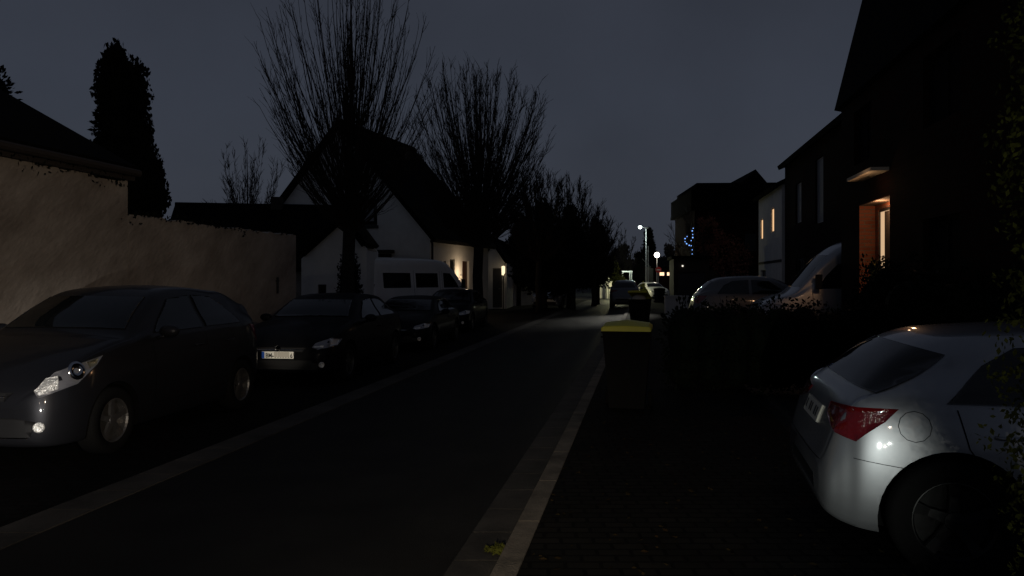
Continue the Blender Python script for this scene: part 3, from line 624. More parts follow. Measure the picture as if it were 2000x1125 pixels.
def car_mesh(st, L, sx=1, sy=1, sz=1, boxy=0, sub=4, wheels=None, wr=.31, paint=None):
    S = np.array(st, float)
    for q in S:
        if boxy and 3.2 < q[0] < 3.76:
            for c_ in (2, 6): q[c_] += boxy*(1.37-q[c_])
            q[4] += boxy*.03
    S[:, 0] *= sx; S[:, 1] = .19+(S[:, 1]-.19)*sz; S[:, [3, 4]] *= sy
    S[:, 2] *= sz; S[:, [5, 6]] *= sz
    rows = []
    n = len(S)
    for i in range(n-1):
        for k in range(sub):
            t = k/sub; rows.append(cr(S[max(i-1, 0)], S[i], S[i+1], S[min(i+2, n-1)], t))
    rows.append(S[-1]); rings = []
    for (x, zb, zt, w_, wt, zs, zr) in rows:
        zl = zb+.07*min(1, (zs-zb)/.3)
        c = [(0, zb), (.80*w_, zb), (.965*w_, zl), (w_, (zl+zs)*.52), (.94*w_, zs), ((.905*w_+wt)/2+.018, (zs+zr)/2), (wt, zr), (wt*.62, zr+(zt-zr)*.72), (0, zt)]
        c = np.array(c); pts = []
        for i in range(len(c)-1):
            a = c[max(i-1, 0)] if i else np.array([-c[1][0], c[1][1]]); d = c[i+2] if i+2 < len(c) else np.array([-c[-2][0], c[-2][1]])
            for k in range(4): pts.append(cr(a, c[i], c[i+1], d, k/4))
        pts.append(c[-1]); half = [(max(0, p[0]), p[1]) for p in pts]
        ring = [(L/2-x, y, z) for y, z in half]+[(L/2-x, -y, z) for y, z in half[-2:0:-1]]; rings.append(ring)
    m = len(rings[0]); V = [v for r in rings for v in r]; F = []
    for i in range(len(rings)-1):
        for j in range(m): F.append((i*m+j, i*m+(j+1) % m, (i+1)*m+(j+1) % m, (i+1)*m+j))
    F.append(tuple(range(m))); F.append(tuple(range((len(rings)-1)*m, len(rings)*m))[::-1])
    me = bpy.data.meshes.new('body'); me.from_pydata(V, [], F)
    bm = bmesh.new(); bm.from_mesh(me); bmesh.ops.recalc_face_normals(bm, faces=bm.faces); bm.to_mesh(me)
    bvh = BVHTree.FromBMesh(bm); bm.free()
    me.materials.append(paint); me.materials.append(seam_m); me.materials.append(black_p)
    if wheels:
        cut = MB(); hw = max(S[:, 3])
        for xw in wheels:
            for s in (-1, 1):
                prof = [(.0005, hw-.27), (wr+.055, hw-.27), (wr+.055, hw+.2), (.0005, hw+.2)]
                cut.lathe([(r, h*s) for r, h in prof], (xw, 0, wr), 'y', 40)
        co = cut.build('cut', seam_m)
        bmc = bmesh.new(); bmc.from_mesh(co.data); bmesh.ops.remove_doubles(bmc, verts=bmc.verts, dist=.002); bmesh.ops.recalc_face_normals(bmc, faces=bmc.faces); bmc.to_mesh(co.data); bmc.free()
        bo = bpy.data.objects.new('tmp', me); COL.objects.link(bo)
        md = bo.modifiers.new('b', 'BOOLEAN'); md.operation = 'DIFFERENCE'; md.solver = 'EXACT'; md.object = co; md.material_mode = 'TRANSFER'
        dg = bpy.context.evaluated_depsgraph_get(); me2 = bpy.data.meshes.new_from_object(bo.evaluated_get(dg)); me2.name = 'body'
        bpy.data.objects.remove(bo); bpy.data.objects.remove(co); me = me2
    me.polygons.foreach_set('use_smooth', [True]*len(me.polygons))
    try: me.set_sharp_from_angle(angle=R(38))
    except Exception: pass
    return me, bvh
def patch(bvh, pts, d, off=.004, grid=.04, skirt=True):
    """conform a flat outline (3-D guide points) onto the body along direction d"""
    d = Vector(d).normalized(); up = Vector((0, 0, 1)); ri = d.cross(up).normalized(); upv = ri.cross(d).normalized()
    P = [Vector(p) for p in pts]; c = sum(P, Vector())/len(P); o = c-d*3
    q = [((p-c).dot(ri), (p-c).dot(upv)) for p in P]
    bm = bmesh.new(); bm.faces.new([bm.verts.new((x, y, 0)) for x, y in q]); bmesh.ops.triangulate(bm, faces=bm.faces[:])
    xs = [a for a, b in q]; ys = [b for a, b in q]
    x = math.floor(min(xs)/grid)*grid
    while x < max(xs): bmesh.ops.bisect_plane(bm, geom=bm.verts[:]+bm.edges[:]+bm.faces[:], dist=1e-5, plane_co=(x, 0, 0), plane_no=(1, 0, 0)); x += grid
    y = math.floor(min(ys)/grid)*grid
    while y < max(ys): bmesh.ops.bisect_plane(bm, geom=bm.verts[:]+bm.edges[:]+bm.faces[:], dist=1e-5, plane_co=(0, y, 0), plane_no=(0, 1, 0)); y += grid
    dead = []; nm = {}
    for v in bm.verts:
        org = o+ri*v.co.x+upv*v.co.y; h = bvh.ray_cast(org, d)
        if h[0] is None: dead.append(v); continue
        nn = h[1] if h[1].dot(d) < 0 else -h[1]; v.co = h[0]+nn*off; nm[v] = nn
    bmesh.ops.delete(bm, geom=dead, context='VERTS')
    if skirt:
        bd = [e_ for e_ in bm.edges if e_.is_boundary]; nmap = {v: nm[v] for v in bm.verts}
        src = {}
        for e_ in bd:
            for v in e_.verts: src[v] = v.co-nmap[v]*(off+.006)
        new = {v: bm.verts.new(c_) for v, c_ in src.items()}
        for e_ in bd:
            a, b = e_.verts
            try: bm.faces.new((a, b, new[b], new[a]))
            except Exception: pass
    return bm
def wheel(parent, x, y, r, side_, style, rimm):
    t = MB(); w_ = .10
    prof = [(r*.66, -w_), (r*.93, -w_*1.02), (r, -w_*.8), (r, w_*.8), (r*.93, w_*1.02), (r*.66, w_), (r*.66, -w_)]
    t.lathe(prof, (0, 0, 0), 'y', 36); o = t.build('wheel', tyre_m, parent, True); o.location = (x, y, r)
    m = MB(); s = side_
    m.lathe([(r*.67, s*w_*.95), (r*.64, s*w_*.98), (r*.61, s*w_*.80), (r*.60, s*w_*.2), (.001, s*w_*.1)], (0, 0, 0), 'y', 36)
    m.lathe([(.001, s*w_*.88), (r*.15, s*w_*.84), (r*.18, s*w_*.6)], (0, 0, 0), 'y', 20)
    ns = style
    for k in range(ns):
        a = 2*math.pi*k/ns+.3; ca, sa = math.cos(a), math.sin(a); q = []
        for rr, hw, yy in ((r*.12, .030, .80), (r*.40, .022, .78), (r*.64, .034, .90)):
            for e_ in (-1, 1): q.append((rr*ca-e_*hw*sa, s*w_*yy, rr*sa+e_*hw*ca))
        for (X, Y_, Z) in list(q): q.append((X*.98, Y_-s*.03, Z*.98))
        m.add(q, [(0, 1, 3, 2), (2, 3, 5, 4), (0, 2, 8, 6), (2, 4, 10, 8), (1, 7, 9, 3), (3, 9, 11, 5)])
    m.build('rim', rimm, o)
def make_car(name, loc, heading, label, group, paint, L=3.95, sx=1, sy=1, sz=1, rimm=rim_m, spokes=5, wr=.31, kindset='hatch', front=True, rear=True, wb=(.80, 3.27), plate=None, rearplate=None, wide_rear=0, boxy=0, lamps='tall', cat='car', trim=0):
    st = HATCH if kindset == 'hatch' else VAN
    root = empty(name, loc, heading, label, cat, group)
    me, bvh = car_mesh(st, L, sx, sy, sz, boxy, wheels=[L/2-w_*sx for w_ in wb], wr=wr, paint=paint)
    body = bpy.data.objects.new('body', me); COL.objects.link(body); body.parent = root
    X = lambda x: L/2-x*sx
    def put(pname, m, polys, d, off=.004, grid=.05, parent=root, both=False):
        out_ = []
        for s in ((1, -1) if both else (1,)):
            mb = MB(); bm = patch(bvh, [(X(x), y*s*sy, z*sz) for x, y, z in polys], (d[0], d[1]*s, d[2]), off, grid); mb.from_bm(bm)
            out_.append(mb.build(pname, m, parent, True, fix=False))
        return out_
    def seams(polylines, wd=.007, m=1):      # panel gaps as thin strips in the body mesh
        bmb = bmesh.new(); bmb.from_mesh(body.data)
        for pts, d in polylines:
            for s in (1, -1):
                dd = Vector((d[0], d[1]*s, d[2])).normalized(); P = [Vector((X(x), y*s*sy, z*sz)) for x, y, z in pts]
                for a, b in zip(P[:-1], P[1:]):
                    tdir = (b-a).normalized(); sd = tdir.cross(dd).normalized()*wd/2
                    bm = patch(bvh, [a-sd, b-sd, b+sd, a+sd], dd, .0025, .06, False)
                    vm = {v: bmb.verts.new(v.co) for v in bm.verts}
                    for f in bm.faces:
                        try: nf = bmb.faces.new([vm[v] for v in f.verts]); nf.material_index = m
                        except Exception: pass
                    bm.free()
        bmb.to_mesh(body.data); bmb.free()
    for i, w_ in enumerate(wb):
        for s in (1, -1): wheel(root, X(w_), s*(.87*sy-.115 if kindset == 'hatch' else sy-.12), wr, s, spokes, rimm)
    S_ = (0, -1, 0)
    if kindset == 'hatch':
        put('side_window', car_glass, [(1.50, .8, .985), (1.98, .7, 1.285), (2.42, .7, 1.315), (2.42, .8, .985)], S_, both=True, off=.013, grid=.02)
        put('rear_side_window', car_glass, [(2.50, .8, .99), (2.50, .7, 1.315), (2.90, .7, 1.29), (3.12-wide_rear*.3, .7, 1.19), (3.30, .8, .99)], S_, both=True, off=.013, grid=.02)
        put('windscreen', car_glass, [(1.2, -.66, 1.04), (1.2, .66, 1.04), (1.7, .545, 1.315), (1.7, -.545, 1.315)], (-1, 0, -.25), off=.010, grid=.03)
        put('rear_window', car_glass, [(3.7, -.60-wide_rear, 1.04), (3.7, .60+wide_rear, 1.04), (3.4, .50+wide_rear*.8, 1.285), (3.4, -.50-wide_rear*.8, 1.285)], (1, 0, -.25), off=.008)
        seams([([(1.45, .87, .92), (1.42, .87, .35), (2.46, .87, .33), (2.46, .87, .94)], S_), ([(2.46, .87, .33), (2.95, .87, .36), (3.20, .87, .75), (3.25, .87, .96)], S_)])
        seams([([(3.48, .86, .62), (3.78, .80, .66)], (.5, -1, 0)), ([(3.9, .62, .605), (3.9, .3, .60), (3.9, 0, .60)], (1, -.1, 0)), ([(3.47+.085*math.cos(k*.5236), .85, .86+.085*math.sin(k*.5236)) for k in range(13)], S_)], .0035)
        mp = []
        for s in (1, -1):
            mb = MB(); mb.ball((0, 0, 0), .11, 8, .62); mb.v = [(v[0]*.62, v[1]*1.0, v[2]) for v in mb.v]; mb.tube([(0, -s*.05, -.05), (-.02, -s*.17, -.08)], .02, 6)
            o = mb.build('door_mirror', paint if paint is not white_paint else black_p, root, True); o.location = (X(1.52), s*(.96*sy), 1.0*sz)
        for xh in (2.28, 2.98):
            for s in (1, -1):
                h = bvh.ray_cast(Vector((X(xh), s*2, .82*sz)), Vector((0, -s, 0)))
                if h[0]:
                    mb = MB(); p = h[0]; mb.tube([p+Vector((.09, s*.004, 0)), p+Vector((.06, s*.03, 0)), p+Vector((-.06, s*.03, 0)), p+Vector((-.09, s*.004, 0))], .011, 6); mb.build('door_handle', paint if trim == 0 else chrome, root, True)
        if front:
            if lamps == 'tall':
                hl = put('headlight', lens_d, [(.20, .53, .60), (.17, .59, .555), (.38, .79, .645), (.58, .83, .78), (.66, .83, .85), (.50, .75, .80), (.32, .62, .735)], (-1, -.75, -.12), both=True, off=.006)
                for s, h in zip((1, -1), hl):
                    mb = MB(); bm = patch(bvh, [(X(x), y*s*sy, z*sz) for x, y, z in [(.18, .545, .605), (.18, .59, .57), (.27, .69, .615), (.30, .67, .71), (.26, .59, .695)]], (-1, -.75*s, -.12), .011, .03); mb.from_bm(bm)
                    mb.build('reflector', lens_m, h, True, fix=False)
                    h0 = bvh.ray_cast(Vector((X(.42), .75*sy*s, .745*sz))-Vector((-1, -.75*s, -.12)).normalized()*2, Vector((-1, -.75*s, -.12)).normalized())
                    if h0[0]:
                        mb = MB(); nn = (h0[1] if h0[1].x > 0 else -h0[1]); M = Matrix.Translation(h0[0]+nn*.004) @ nn.to_track_quat('Z', 'Y').to_matrix().to_4x4()
                        t = MB(); t.lathe([(.001, -.03), (.03, .006), (.045, .012), (.06, .014), (.078, .010), (.085, .001)], n=24); mb.add([M @ Vector(v) for v in t.v], t.f); mb.build('projector', chrome, h, True)
                    mb = MB(); bm = patch(bvh, [(X(x), y*s*sy, z*sz) for x, y, z in [(.52, .80, .755), (.58, .82, .78), (.62, .81, .825), (.52, .77, .80)]], (-1, -.75*s, -.12), .011, .03); mb.from_bm(bm)
                    mb.build('indicator', amber_m, h, True, fix=False)
            else:
                hl = put('headlight', lens_d, [(.16, .46, .60), (.14, .56, .57), (.36, .80, .62), (.50, .84, .72), (.34, .70, .735), (.2, .5, .66)], (-1, -.6, -.1), both=True, off=.006)
                for s, h in zip((1, -1), hl):
                    mb = MB(); bm = patch(bvh, [(X(x), y*s*sy, z*sz) for x, y, z in [(.3, .68, .61), (.38, .79, .635), (.44, .80, .71), (.32, .69, .72)]], (-1, -.6*s, -.1), .011, .03); mb.from_bm(bm)
                    mb.build('reflector', lens_m, h, True, fix=False)
                    mb = MB(); bm = patch(bvh, [(X(x), y*s*sy, z*sz) for x, y, z in [(.15, .50, .595), (.2, .62, .60), (.22, .62, .625), (.16, .5, .615)]], (-1, -.6*s, -.1), .011, .03); mb.from_bm(bm)
                    mb.build('running_light', lens_m, h, True, fix=False)
            g1 = put('grille', black_p, [(0.05, -.40, .545), (0.05, .40, .545), (.1, .46, .61), (.1, -.46, .61)], (-1, 0, 0), off=.003)[0]
            put('lower_grille', black_p, [(0, -.62, .27), (0, .62, .27), (0, .66, .39), (0, .5, .42), (0, -.5, .42), (0, -.66, .39)], (-1, 0, 0), off=.003)
            for s in (1, -1):
                d = Vector((-1, -.45*s, 0)).normalized(); h0 = bvh.ray_cast(Vector((X(.1), .66*s*sy, .345*sz))-d*2, d)
                if h0[0]:
                    nn = (h0[1] if h0[1].x > 0 else -h0[1]); M = Matrix.Translation(h0[0]+nn*.003) @ nn.to_track_quat('Z', 'Y').to_matrix().to_4x4()
                    t = MB(); t.lathe([(.001, .004), (.02, .002), (.033, .010), (.042, .012), (.047, .001)], n=20); mb = MB(); mb.add([M @ Vector(v) for v in t.v], t.f); mb.build('fog_lamp', lens_m, root, True)
            # chrome strip on the grille and lower lip
            mb = MB(); bm = patch(bvh, [(X(.07), y*sy, z*sz) for y, z in ((-.40, .573), (.40, .573), (.40, .583), (-.40, .583))], (-1, 0, 0), .008, .05); mb.from_bm(bm); mb.build('chrome_strip', chrome, g1, True, fix=False)
            mb = MB(); bm = patch(bvh, [(X(.05), y*sy, z*sz) for y, z in ((-.60, .262), (.60, .262), (.60, .272), (-.60, .272))], (-1, 0, 0), .008, .05); mb.from_bm(bm); mb.build('bumper_lip', chrome, root, True, fix=False)
            h0 = bvh.ray_cast(Vector((L, 0, .59*sz)), Vector((-1, 0, 0)))
            mb = MB(); mb.lathe([(.001, 0), (.045, 0), (.05, -.004), (.052, -.02)], (0, 0, 0), 'x', 20); mb.v = [(-v[0]+h0[0].x+.012, v[1], v[2]+.59*sz) for v in mb.v]; mb.build('badge', chrome, root, True)
        if rear:
            put('tail_light', red_lens, [(3.86, .40, .92), (3.62, .86, .955), (3.66, .85, .88), (3.76, .80, .755), (3.86, .66, .80), (3.88, .44, .855)], (1, -.62, -.05), both=True, off=.007)
            put('rear_bumper_grille', black_p, [(3.95, -.5, .40), (3.95, .5, .40), (3.95, .46, .48), (3.95, -.46, .48)], (1, 0, 0), off=.003)
    else:
        put('side_window', car_glass, [(1.32, .95, 1.34), (1.50, .9, 1.62), (1.78, .9, 1.90), (2.15, .9, 1.92), (2.15, .95, 1.34)], S_, both=True)
        if trim == 2:
            put('rear_side_window', car_glass, [(2.45, .95, 1.36), (2.45, .9, 1.90), (3.55, .9, 1.90), (3.55, .95, 1.36)], S_, both=True)
            put('rear_side_window', car_glass, [(3.80, .95, 1.36), (3.80, .9, 1.90), (5.05, .9, 1.90), (5.05, .95, 1.36)], S_, both=True)
        put('windscreen', car_glass, [(1.0, -.80, 1.36), (1.0, .80, 1.36), (1.6, .72, 2.10), (1.6, -.72, 2.10)], (-1, 0, -.35))
        seams([([(1.2, 1, 1.28), (1.25, 1, .5), (2.22, 1, .45), (2.22, 1, 2.0)], S_), ([(2.35, 1, 2.0), (2.35, 1, .45), (3.65, 1, .45), (3.65, 1, 2.0)], S_)], .012)
        for s in (1, -1):
            mb = MB(); mb.box((-.07, -.05, -.17), (.07, .05, .17)); mb.tube([(0, 0, -.1), (-.02, -s*.18, -.12)], .02, 6)
            o = mb.build('door_mirror', black_p, root, bevel=.03); o.location = (X(1.3), s*1.13*sy, 1.5*sz)
        put('headlight', lens_d, [(.12, .62, .88), (.12, .66, .72), (.30, .93, .78), (.50, .97, .98), (.3, .86, 1.0)], (-1, -.6, 0), both=True, off=.006)
        put('grille', black_p, [(0, -.5, .62), (0, .5, .62), (.08, .55, .84), (.08, -.55, .84)], (-1, 0, 0))
        put('tail_light', red_lens, [(5.5, .82, .8), (5.5, .93, .8), (5.5, .92, 1.5), (5.5, .82, 1.5)], (1, -.1, 0), both=True)
        put('bumper', black_p, [(0, -.7, .40), (0, .7, .40), (0, .7, .56), (0, -.7, .56)], (-1, 0, 0))
    if plate and front:
        h0 = bvh.ray_cast(Vector((L, 0, .47*sz)), Vector((-1, 0, 0))); x0 = h0[0].x+.012
        mb = MB(); mb.box((x0-.02, -.26, .44), (x0, .26, .55)); po = mb.build('number_plate', plate_m, root, bevel=.004)
        mb = MB(); mb.box((x0, -.258, .444), (x0+.002, -.215, .546)); mb.build('country_band', plate_blue, po)
        if plate is not True:
            for txt, yy, sz_ in plate:
                cu = bpy.data.curves.new('t', 'FONT'); cu.body = txt; cu.size = sz_; cu.extrude = .0008; cu.align_x = 'CENTER'; cu.offset = .0016; cu.resolution_u = 3
                tm = bpy.data.objects.new('t', cu); COL.objects.link(tm); dg = bpy.context.evaluated_depsgraph_get(); me = bpy.data.meshes.new_from_object(tm.evaluated_get(dg)); bpy.data.objects.remove(tm)
                me.materials.clear(); me.materials.append(plate_txt)
                for v in me.vertices:
                    a, b, c_ = v.co; v.co = (x0+.0025+c_, yy+a*.82, .455+b)
                to = bpy.data.objects.new('lettering', me); COL.objects.link(to); to.parent = po
            mb = MB(); mb.ball((0, 0, 0), .012, 8); mb.v = [(x0+.002+v[0]*.1, v[1]-.075, v[2]+.475) for v in mb.v]; mb.build('seal', plate_txt, po)
            mb = MB(); mb.box((x0, .0, .462), (x0+.002, .195, .546)); mb.box((x0, -.055, .462), (x0+.0022, -.004, .546)); mb.build('smudge', plate_smudge, po, fix=True)
            mb = MB()
            for k in range(6): mb.box((x0, -.035+k*.043-.012, .452), (x0+.0015, -.035+k*.043+.012, .459))
            mb.build('lettering', plate_txt, po)
    if rearplate:
        po = put('number_plate', plate_smudge, [(3.9, -.26, .76), (3.9, .26, .76), (3.9, .26, .87), (3.9, -.26, .87)], (1, 0, 0), off=.012)[0]
        mb = MB()
        for k in range(7):
            if k in (1, 4): continue
            ya = .21-k*.065; mb.from_bm(patch(bvh, [(X(3.9), (ya-.018), .785*sz), (X(3.9), (ya+.018), .785*sz), (X(3.9), (ya+.018), .845*sz), (X(3.9), (ya-.018), .845*sz)], (1, 0, 0), .0135, .05, False))
        mb.build('lettering', plate_txt, po, fix=False)
    return root, bvh, X

def head(dx, dy): return math.atan2(dy, dx)
ST = head(-.135, -1)       # nose towards the camera, along the kerb
def along(front_right_x, Y, L, hw):   # centre of a car from its front corner nearest to the road
    u = Vector((-.135, -1)).normalized(); r = Vector((1, -.135)).normalized()
    c = Vector((front_right_x, Y))-u*L/2-r*hw; return (c.x, c.y, 0)
GP = 'cars parked along the left side'
L1 = 4.02
make_car('parked_car', along(-3.92, 6.5, L1, .90), ST, 'dark car at far left with pale tall headlight, alloy wheels and chrome bumper strip', GP, dark_paint, L=L1, sx=L1/3.95, sy=1.03, sz=1.13, boxy=.42, lamps='tall', wr=.32, trim=0)
L2 = 4.2
make_car('parked_car', along(-2.78, 11.7, L2, .88), ST, 'black car with pale number plate, second from the left', GP, black_paint, L=L2, sx=L2/3.95, sy=1.01, sz=1.0, lamps='wide', wr=.315, plate=(('BM', -.142, .098), ('6', .228, .098)), rimm=steel_m)
make_car('parked_car', along(-1.95, 17.3, 4.1, .87), ST, 'low dark car in front of the white camper van', GP, black_paint, L=4.1, sx=4.1/3.95, sy=1.0, sz=.88, lamps='wide', wr=.30, rimm=steel_m)
make_car('parked_car', along(-1.35, 23.4, 4.1, .87), ST, 'dark car at the far end of the left parking row', GP, black_paint, L=4.1, sx=4.1/3.95, sy=1.0, sz=.95, lamps='wide', wr=.30, rimm=steel_m)
# white camper van
a = at(745, 0, 27.2); hd = head(2.9, 4.0)
make_car('camper_van', (at(808, 0, 29.0).x, 29.3, 0), hd, 'white high-roof camper van with dark side windows before the gabled house', None, white_paint, L=6.1, sx=1.11, kindset='van', wr=.34, wb=(1.0, 4.3), trim=2, cat='van', sy=.98)
# far car seen from behind on the roadway
make_car('parked_car', (6.75, 45.2, 0), head(.172, 1), 'silver car seen from behind, far up the street under the lamps', None, grey_paint, L=4.2, sx=4.2/3.95, sy=1.0, sz=1.14, front=False, rearplate=False, lamps='wide', wr=.32)
make_car('parked_car', (at(1273, 0, 64).x, 64, 0), head(.2, -1), 'pale car partly hidden behind posts below the globe lamp', None, white_paint, L=4.0, sx=4.0/3.95, lamps='wide', wr=.31)
make_car('parked_car', (at(1080, 0, 44).x, 44, 0), head(-.3, -1), 'pale car far off on the left under dark trees', None, silver_paint, L=4.0, sx=4.0/3.95, lamps='wide', wr=.31)
# silver hatchback right foreground: rear towards the road
hx_ = head(1, -.235)
root, bvh, X = make_car('parked_car', (3.905, 4.72, .0), hx_, 'silver hatchback at right with red tail light and dark rear window', None, silver_paint, L=3.95, rearplate=True, front=False, wr=.335, sz=.99, wide_rear=.13, spokes=5, rimm=dark_rim)
# silver people carrier and white van on the driveways
make_car('parked_car', (at(1345, 0, 22.3).x+2.15, 22.0, .07), head(1, -.15), 'silver people carrier parked behind the dark hedge, right of the road', None, grey_paint, L=4.3, sx=4.3/3.95, sy=1.0, sz=1.2, front=False, wr=.32)
make_car('delivery_van', (5.95+2.75, 18.35, .07), head(-1, .172), 'pale van with sloping bonnet on the driveway beside the brick house', None, silver_paint, L=5.5, kindset='van', wr=.34, wb=(1.0, 4.3), cat='van', trim=1, sz=1.03)

# ------------------------------------------------------------------ wheelie bins
def make_bin(loc, rz, label, lid_open, bags):
    root = empty('wheelie_bin', loc, rz, label, 'bin', 'wheelie bins on the pavement'); mb = MB()
    b0, b1 = (.21, .24), (.285, .335); z1 = .98
    def ring(hx, hy, z, oy=0): return [(-hx, -hy+oy, z), (hx, -hy+oy, z), (hx, hy+oy, z), (-hx, hy+oy, z)]
    vs = ring(*b0, .04)+ring(*b1, z1)+ring(b1[0]-.025, b1[1]-.025, z1)+ring(b0[0]-.025, b0[1]-.025, .09)
    fs = [(3, 2, 1, 0)]+[(i, (i+1) % 4, 4+(i+1) % 4, 4+i) for i in range(4)]+[(4+i, 4+(i+1) % 4, 8+(i+1) % 4, 8+i) for i in range(4)]+[(8+i, 8+(i+1) % 4, 12+(i+1) % 4, 12+i) for i in range(4)]+[(12, 13, 14, 15)]
    mb.add(vs, fs)
    for z in (.90, .955): mb.box((-.30, -.352, z), (.30, -.336, z+.02))
    mb.tube([(-.26, .37, .98), (-.26, .43, 1.0), (.26, .43, 1.0), (.26, .37, .98)], .015, 8)
    mb.build('body', bin_body, root, bevel=.012)
    for s in (-1, 1):
        t = MB(); t.lathe([(.001, -.025), (.07, -.025), (.10, -.02), (.10, .02), (.07, .025), (.001, .025)], (0, 0, 0), 'x', 20); o = t.build('wheel', tyre_m, root, True); o.location = (s*.27, .24, .10)
    l = MB(); n = 7; top = []
    hw, fr, bk = .295, -.72, .04
    for j in range(n+1):
        y = fr+(bk-fr)*j/n; cz = .055*math.sin(math.pi*min(1, j/n))
        top.append([(-hw, y, -.035), (-hw, y, .006), (-hw*.9, y, .022+cz*.55), (0, y, .032+cz), (hw*.9, y, .022+cz*.55), (hw, y, .006), (hw, y, -.035)])
    vs = [p for r_ in top for p in r_]; fs = [(j*7+k, j*7+k+1, (j+1)*7+k+1, (j+1)*7+k) for j in range(n) for k in range(6)]+[tuple(range(7)), tuple(range(n*7, n*7+7))]
    l.add(vs, fs); lo = l.build('lid', bin_lid, root, bevel=.008); lo.location = (0, .345, 1.015); lo.rotation_euler = (lid_open, 0, 0)
    if bags:
        b = MB(); b.ball((-.02, -.05, 1.0), .22, 8, .6); b.build('rubbish_bag', plate_smudge, root, True)
    return root
make_bin((at(1226, 0, 9.4).x, 9.4, .075), R(-12), 'wheelie bin with closed yellow lid standing nearest on the pavement', 0, False)
make_bin((at(1251, 0, 23.5).x, 23.6, .075), R(-24), 'overfull wheelie bin with raised pale yellow lid, farther up the pavement', R(-17), True)
mb = make_bin((at(1288, 0, 52).x, 52, .0), R(10), 'dark bin far up the street beside the pale car', 0, False)
for ch in mb.children:
    if ch.name.startswith('lid'): ch.data.materials.clear(); ch.data.materials.append(bin_body)

# ------------------------------------------------------------------ trees
GT = 'bare upright trees along the left side'
bare_tree('bare_tree', (at(681, 0, 21.6).x, 21.6, 0), 3.0, 10.9, 2.5, 250, 'tall bare tree with upright fan of branches in front of the gabled house', 11, .18, group=GT, dens=.42, tw=.0066, thmax=45, start=.62)
bare_tree('bare_tree', (at(934, 0, 29.5).x, 29.5, 0), 2.9, 9.95, 2.45, 290, 'dense bare tree right of the gabled house roof', 23, .20, group=GT, dens=.62, tw=.009, prof=(1, .98, .90, .73, .50, .32, .2), even=.95)
bare_tree('bare_tree', (at(480, 0, 40).x, 40, 0), 2.5, 9.2, 2.3, 60, 'small faint bare tree above the barn roof', 31, .12, group=GT, dens=.8, tw=.012, start=.3)
bare_tree('bare_tree', (at(1052, 0, 37).x, 37, 0), 2.5, 7.2, 1.8, 90, 'bare tree right behind the dense bare tree', 37, .15, group=GT, dens=.9, tw=.014, prof=(1, .95, .84, .66, .5, .36, .2))
bare_tree('bare_tree', (at(1112, 0, 43).x, 43, 0), 2.0, 7.5, 1.7, 90, 'bare tree rising from the dark evergreens near the road', 41, .15, group=GT, dens=.9, tw=.016, prof=(1, .95, .84, .66, .5, .36, .2))
bare_tree('bare_tree', (at(1160, 0, 47).x, 47, 0), 1.8, 6.2, 1.5, 80, 'bare tree nearest the road, right of the other bare trees', 43, .14, group=GT, dens=.9, tw=.018, prof=(1, .95, .84, .66, .5, .36, .2))
bare_tree('bare_tree', (at(1220, 0, 95).x, 95, 0), 2.5, 7.9, 1.9, 22, 'tiny bare tree against the sky left of the street lamps', 47, .12, dens=.7, tw=.03, start=.3)
# blue fairy lights in a slim tree beside the far house
tr = bare_tree('bare_tree', (at(1350, 0, 48).x, 48, 0), 2.0, 6.6, 1.0, 18, 'slim bare tree hung with blue fairy lights beside the far house', 53, .07, dens=.8, tw=.012, start=.4)
sl = empty('fairy_lights', (0, 0, 0), 0, 'string of blue fairy lights in the slim tree beside the far house', 'fairy lights')
pts = [at(1354, 446, 47.4), at(1352, 451, 47.3), at(1353, 458, 47.2), at(1353, 464, 47.2), at(1350, 470, 47.2), at(1342, 462, 47.1), at(1338, 466, 47.1), at(1338, 472, 47.1), at(1341, 476, 47.1), at(1346, 479, 47.2), at(1350, 480, 47.2), at(1352, 488, 47.4), at(1352, 496, 47.4)]
mb = MB(); mb.tube(pts, .012, 5); mb.build('cable', black_p, sl)
for i, p in enumerate(pts):
    mb = MB(); mb.ball((0, 0, 0), (.042 if i in (1, 3, 6, 8, 9) else .03), 6); o = mb.build('bulb', blue_e, sl, True); o.location = p

# columnar evergreen behind the outbuilding
bl = []
rg = random.Random(5); s_ = 22/1480
for (px, py, hw, hh) in ((232, 250, 42, 150), (212, 180, 30, 85), (222, 120, 16, 38), (252, 190, 27, 85), (270, 290, 24, 80), (215, 320, 45, 90), (262, 370, 50, 90), (297, 330, 17, 42), (300, 380, 18, 50), (240, 420, 60, 70), (207, 120, 9, 22), (238, 105, 9, 22)):
    p = at(px, py, 22); bl.append(((p.x-at(240, 0, 22).x, rg.uniform(-.3, .3), p.z), (hw*s_, hw*s_*1.0+.15, hh*s_)))
bushy('columnar_tree', (at(240, 0, 22).x, 22, 0), bl, 16000, .085, leaf_dark, 'tall dark columnar evergreen rising behind the outbuilding roof', 'tree', seed=3, trunk=(.16, 2.5), tall=2.2, partname='crown')
p = at(0, 165, 26); bushy('evergreen_tree', (p.x-.6, 26, 0), [((.3, 0, p.z-.5), (.7, .8, 1.2)), ((0, 0, p.z-2.5), (1.3, 1.3, 1.8))], 2500, .09, leaf_dark, 'treetop showing over the outbuilding roof at the left edge', 'tree', seed=4, trunk=(.15, 5), partname='crown')
# clipped shrub in front of the annex
bushy('clipped_shrub', (at(682, 0, 22.6).x-.02, 22.7, 0), [((0, 0, 1.05), (.42, .42, 1.15)), ((0, 0, 1.9), (.36, .36, .55)), ((0, 0, .5), (.40, .40, .6))], 3800, .04, leaf_dark, 'tall dark clipped shrub beside the bare tree trunk', 'shrub', seed=6)
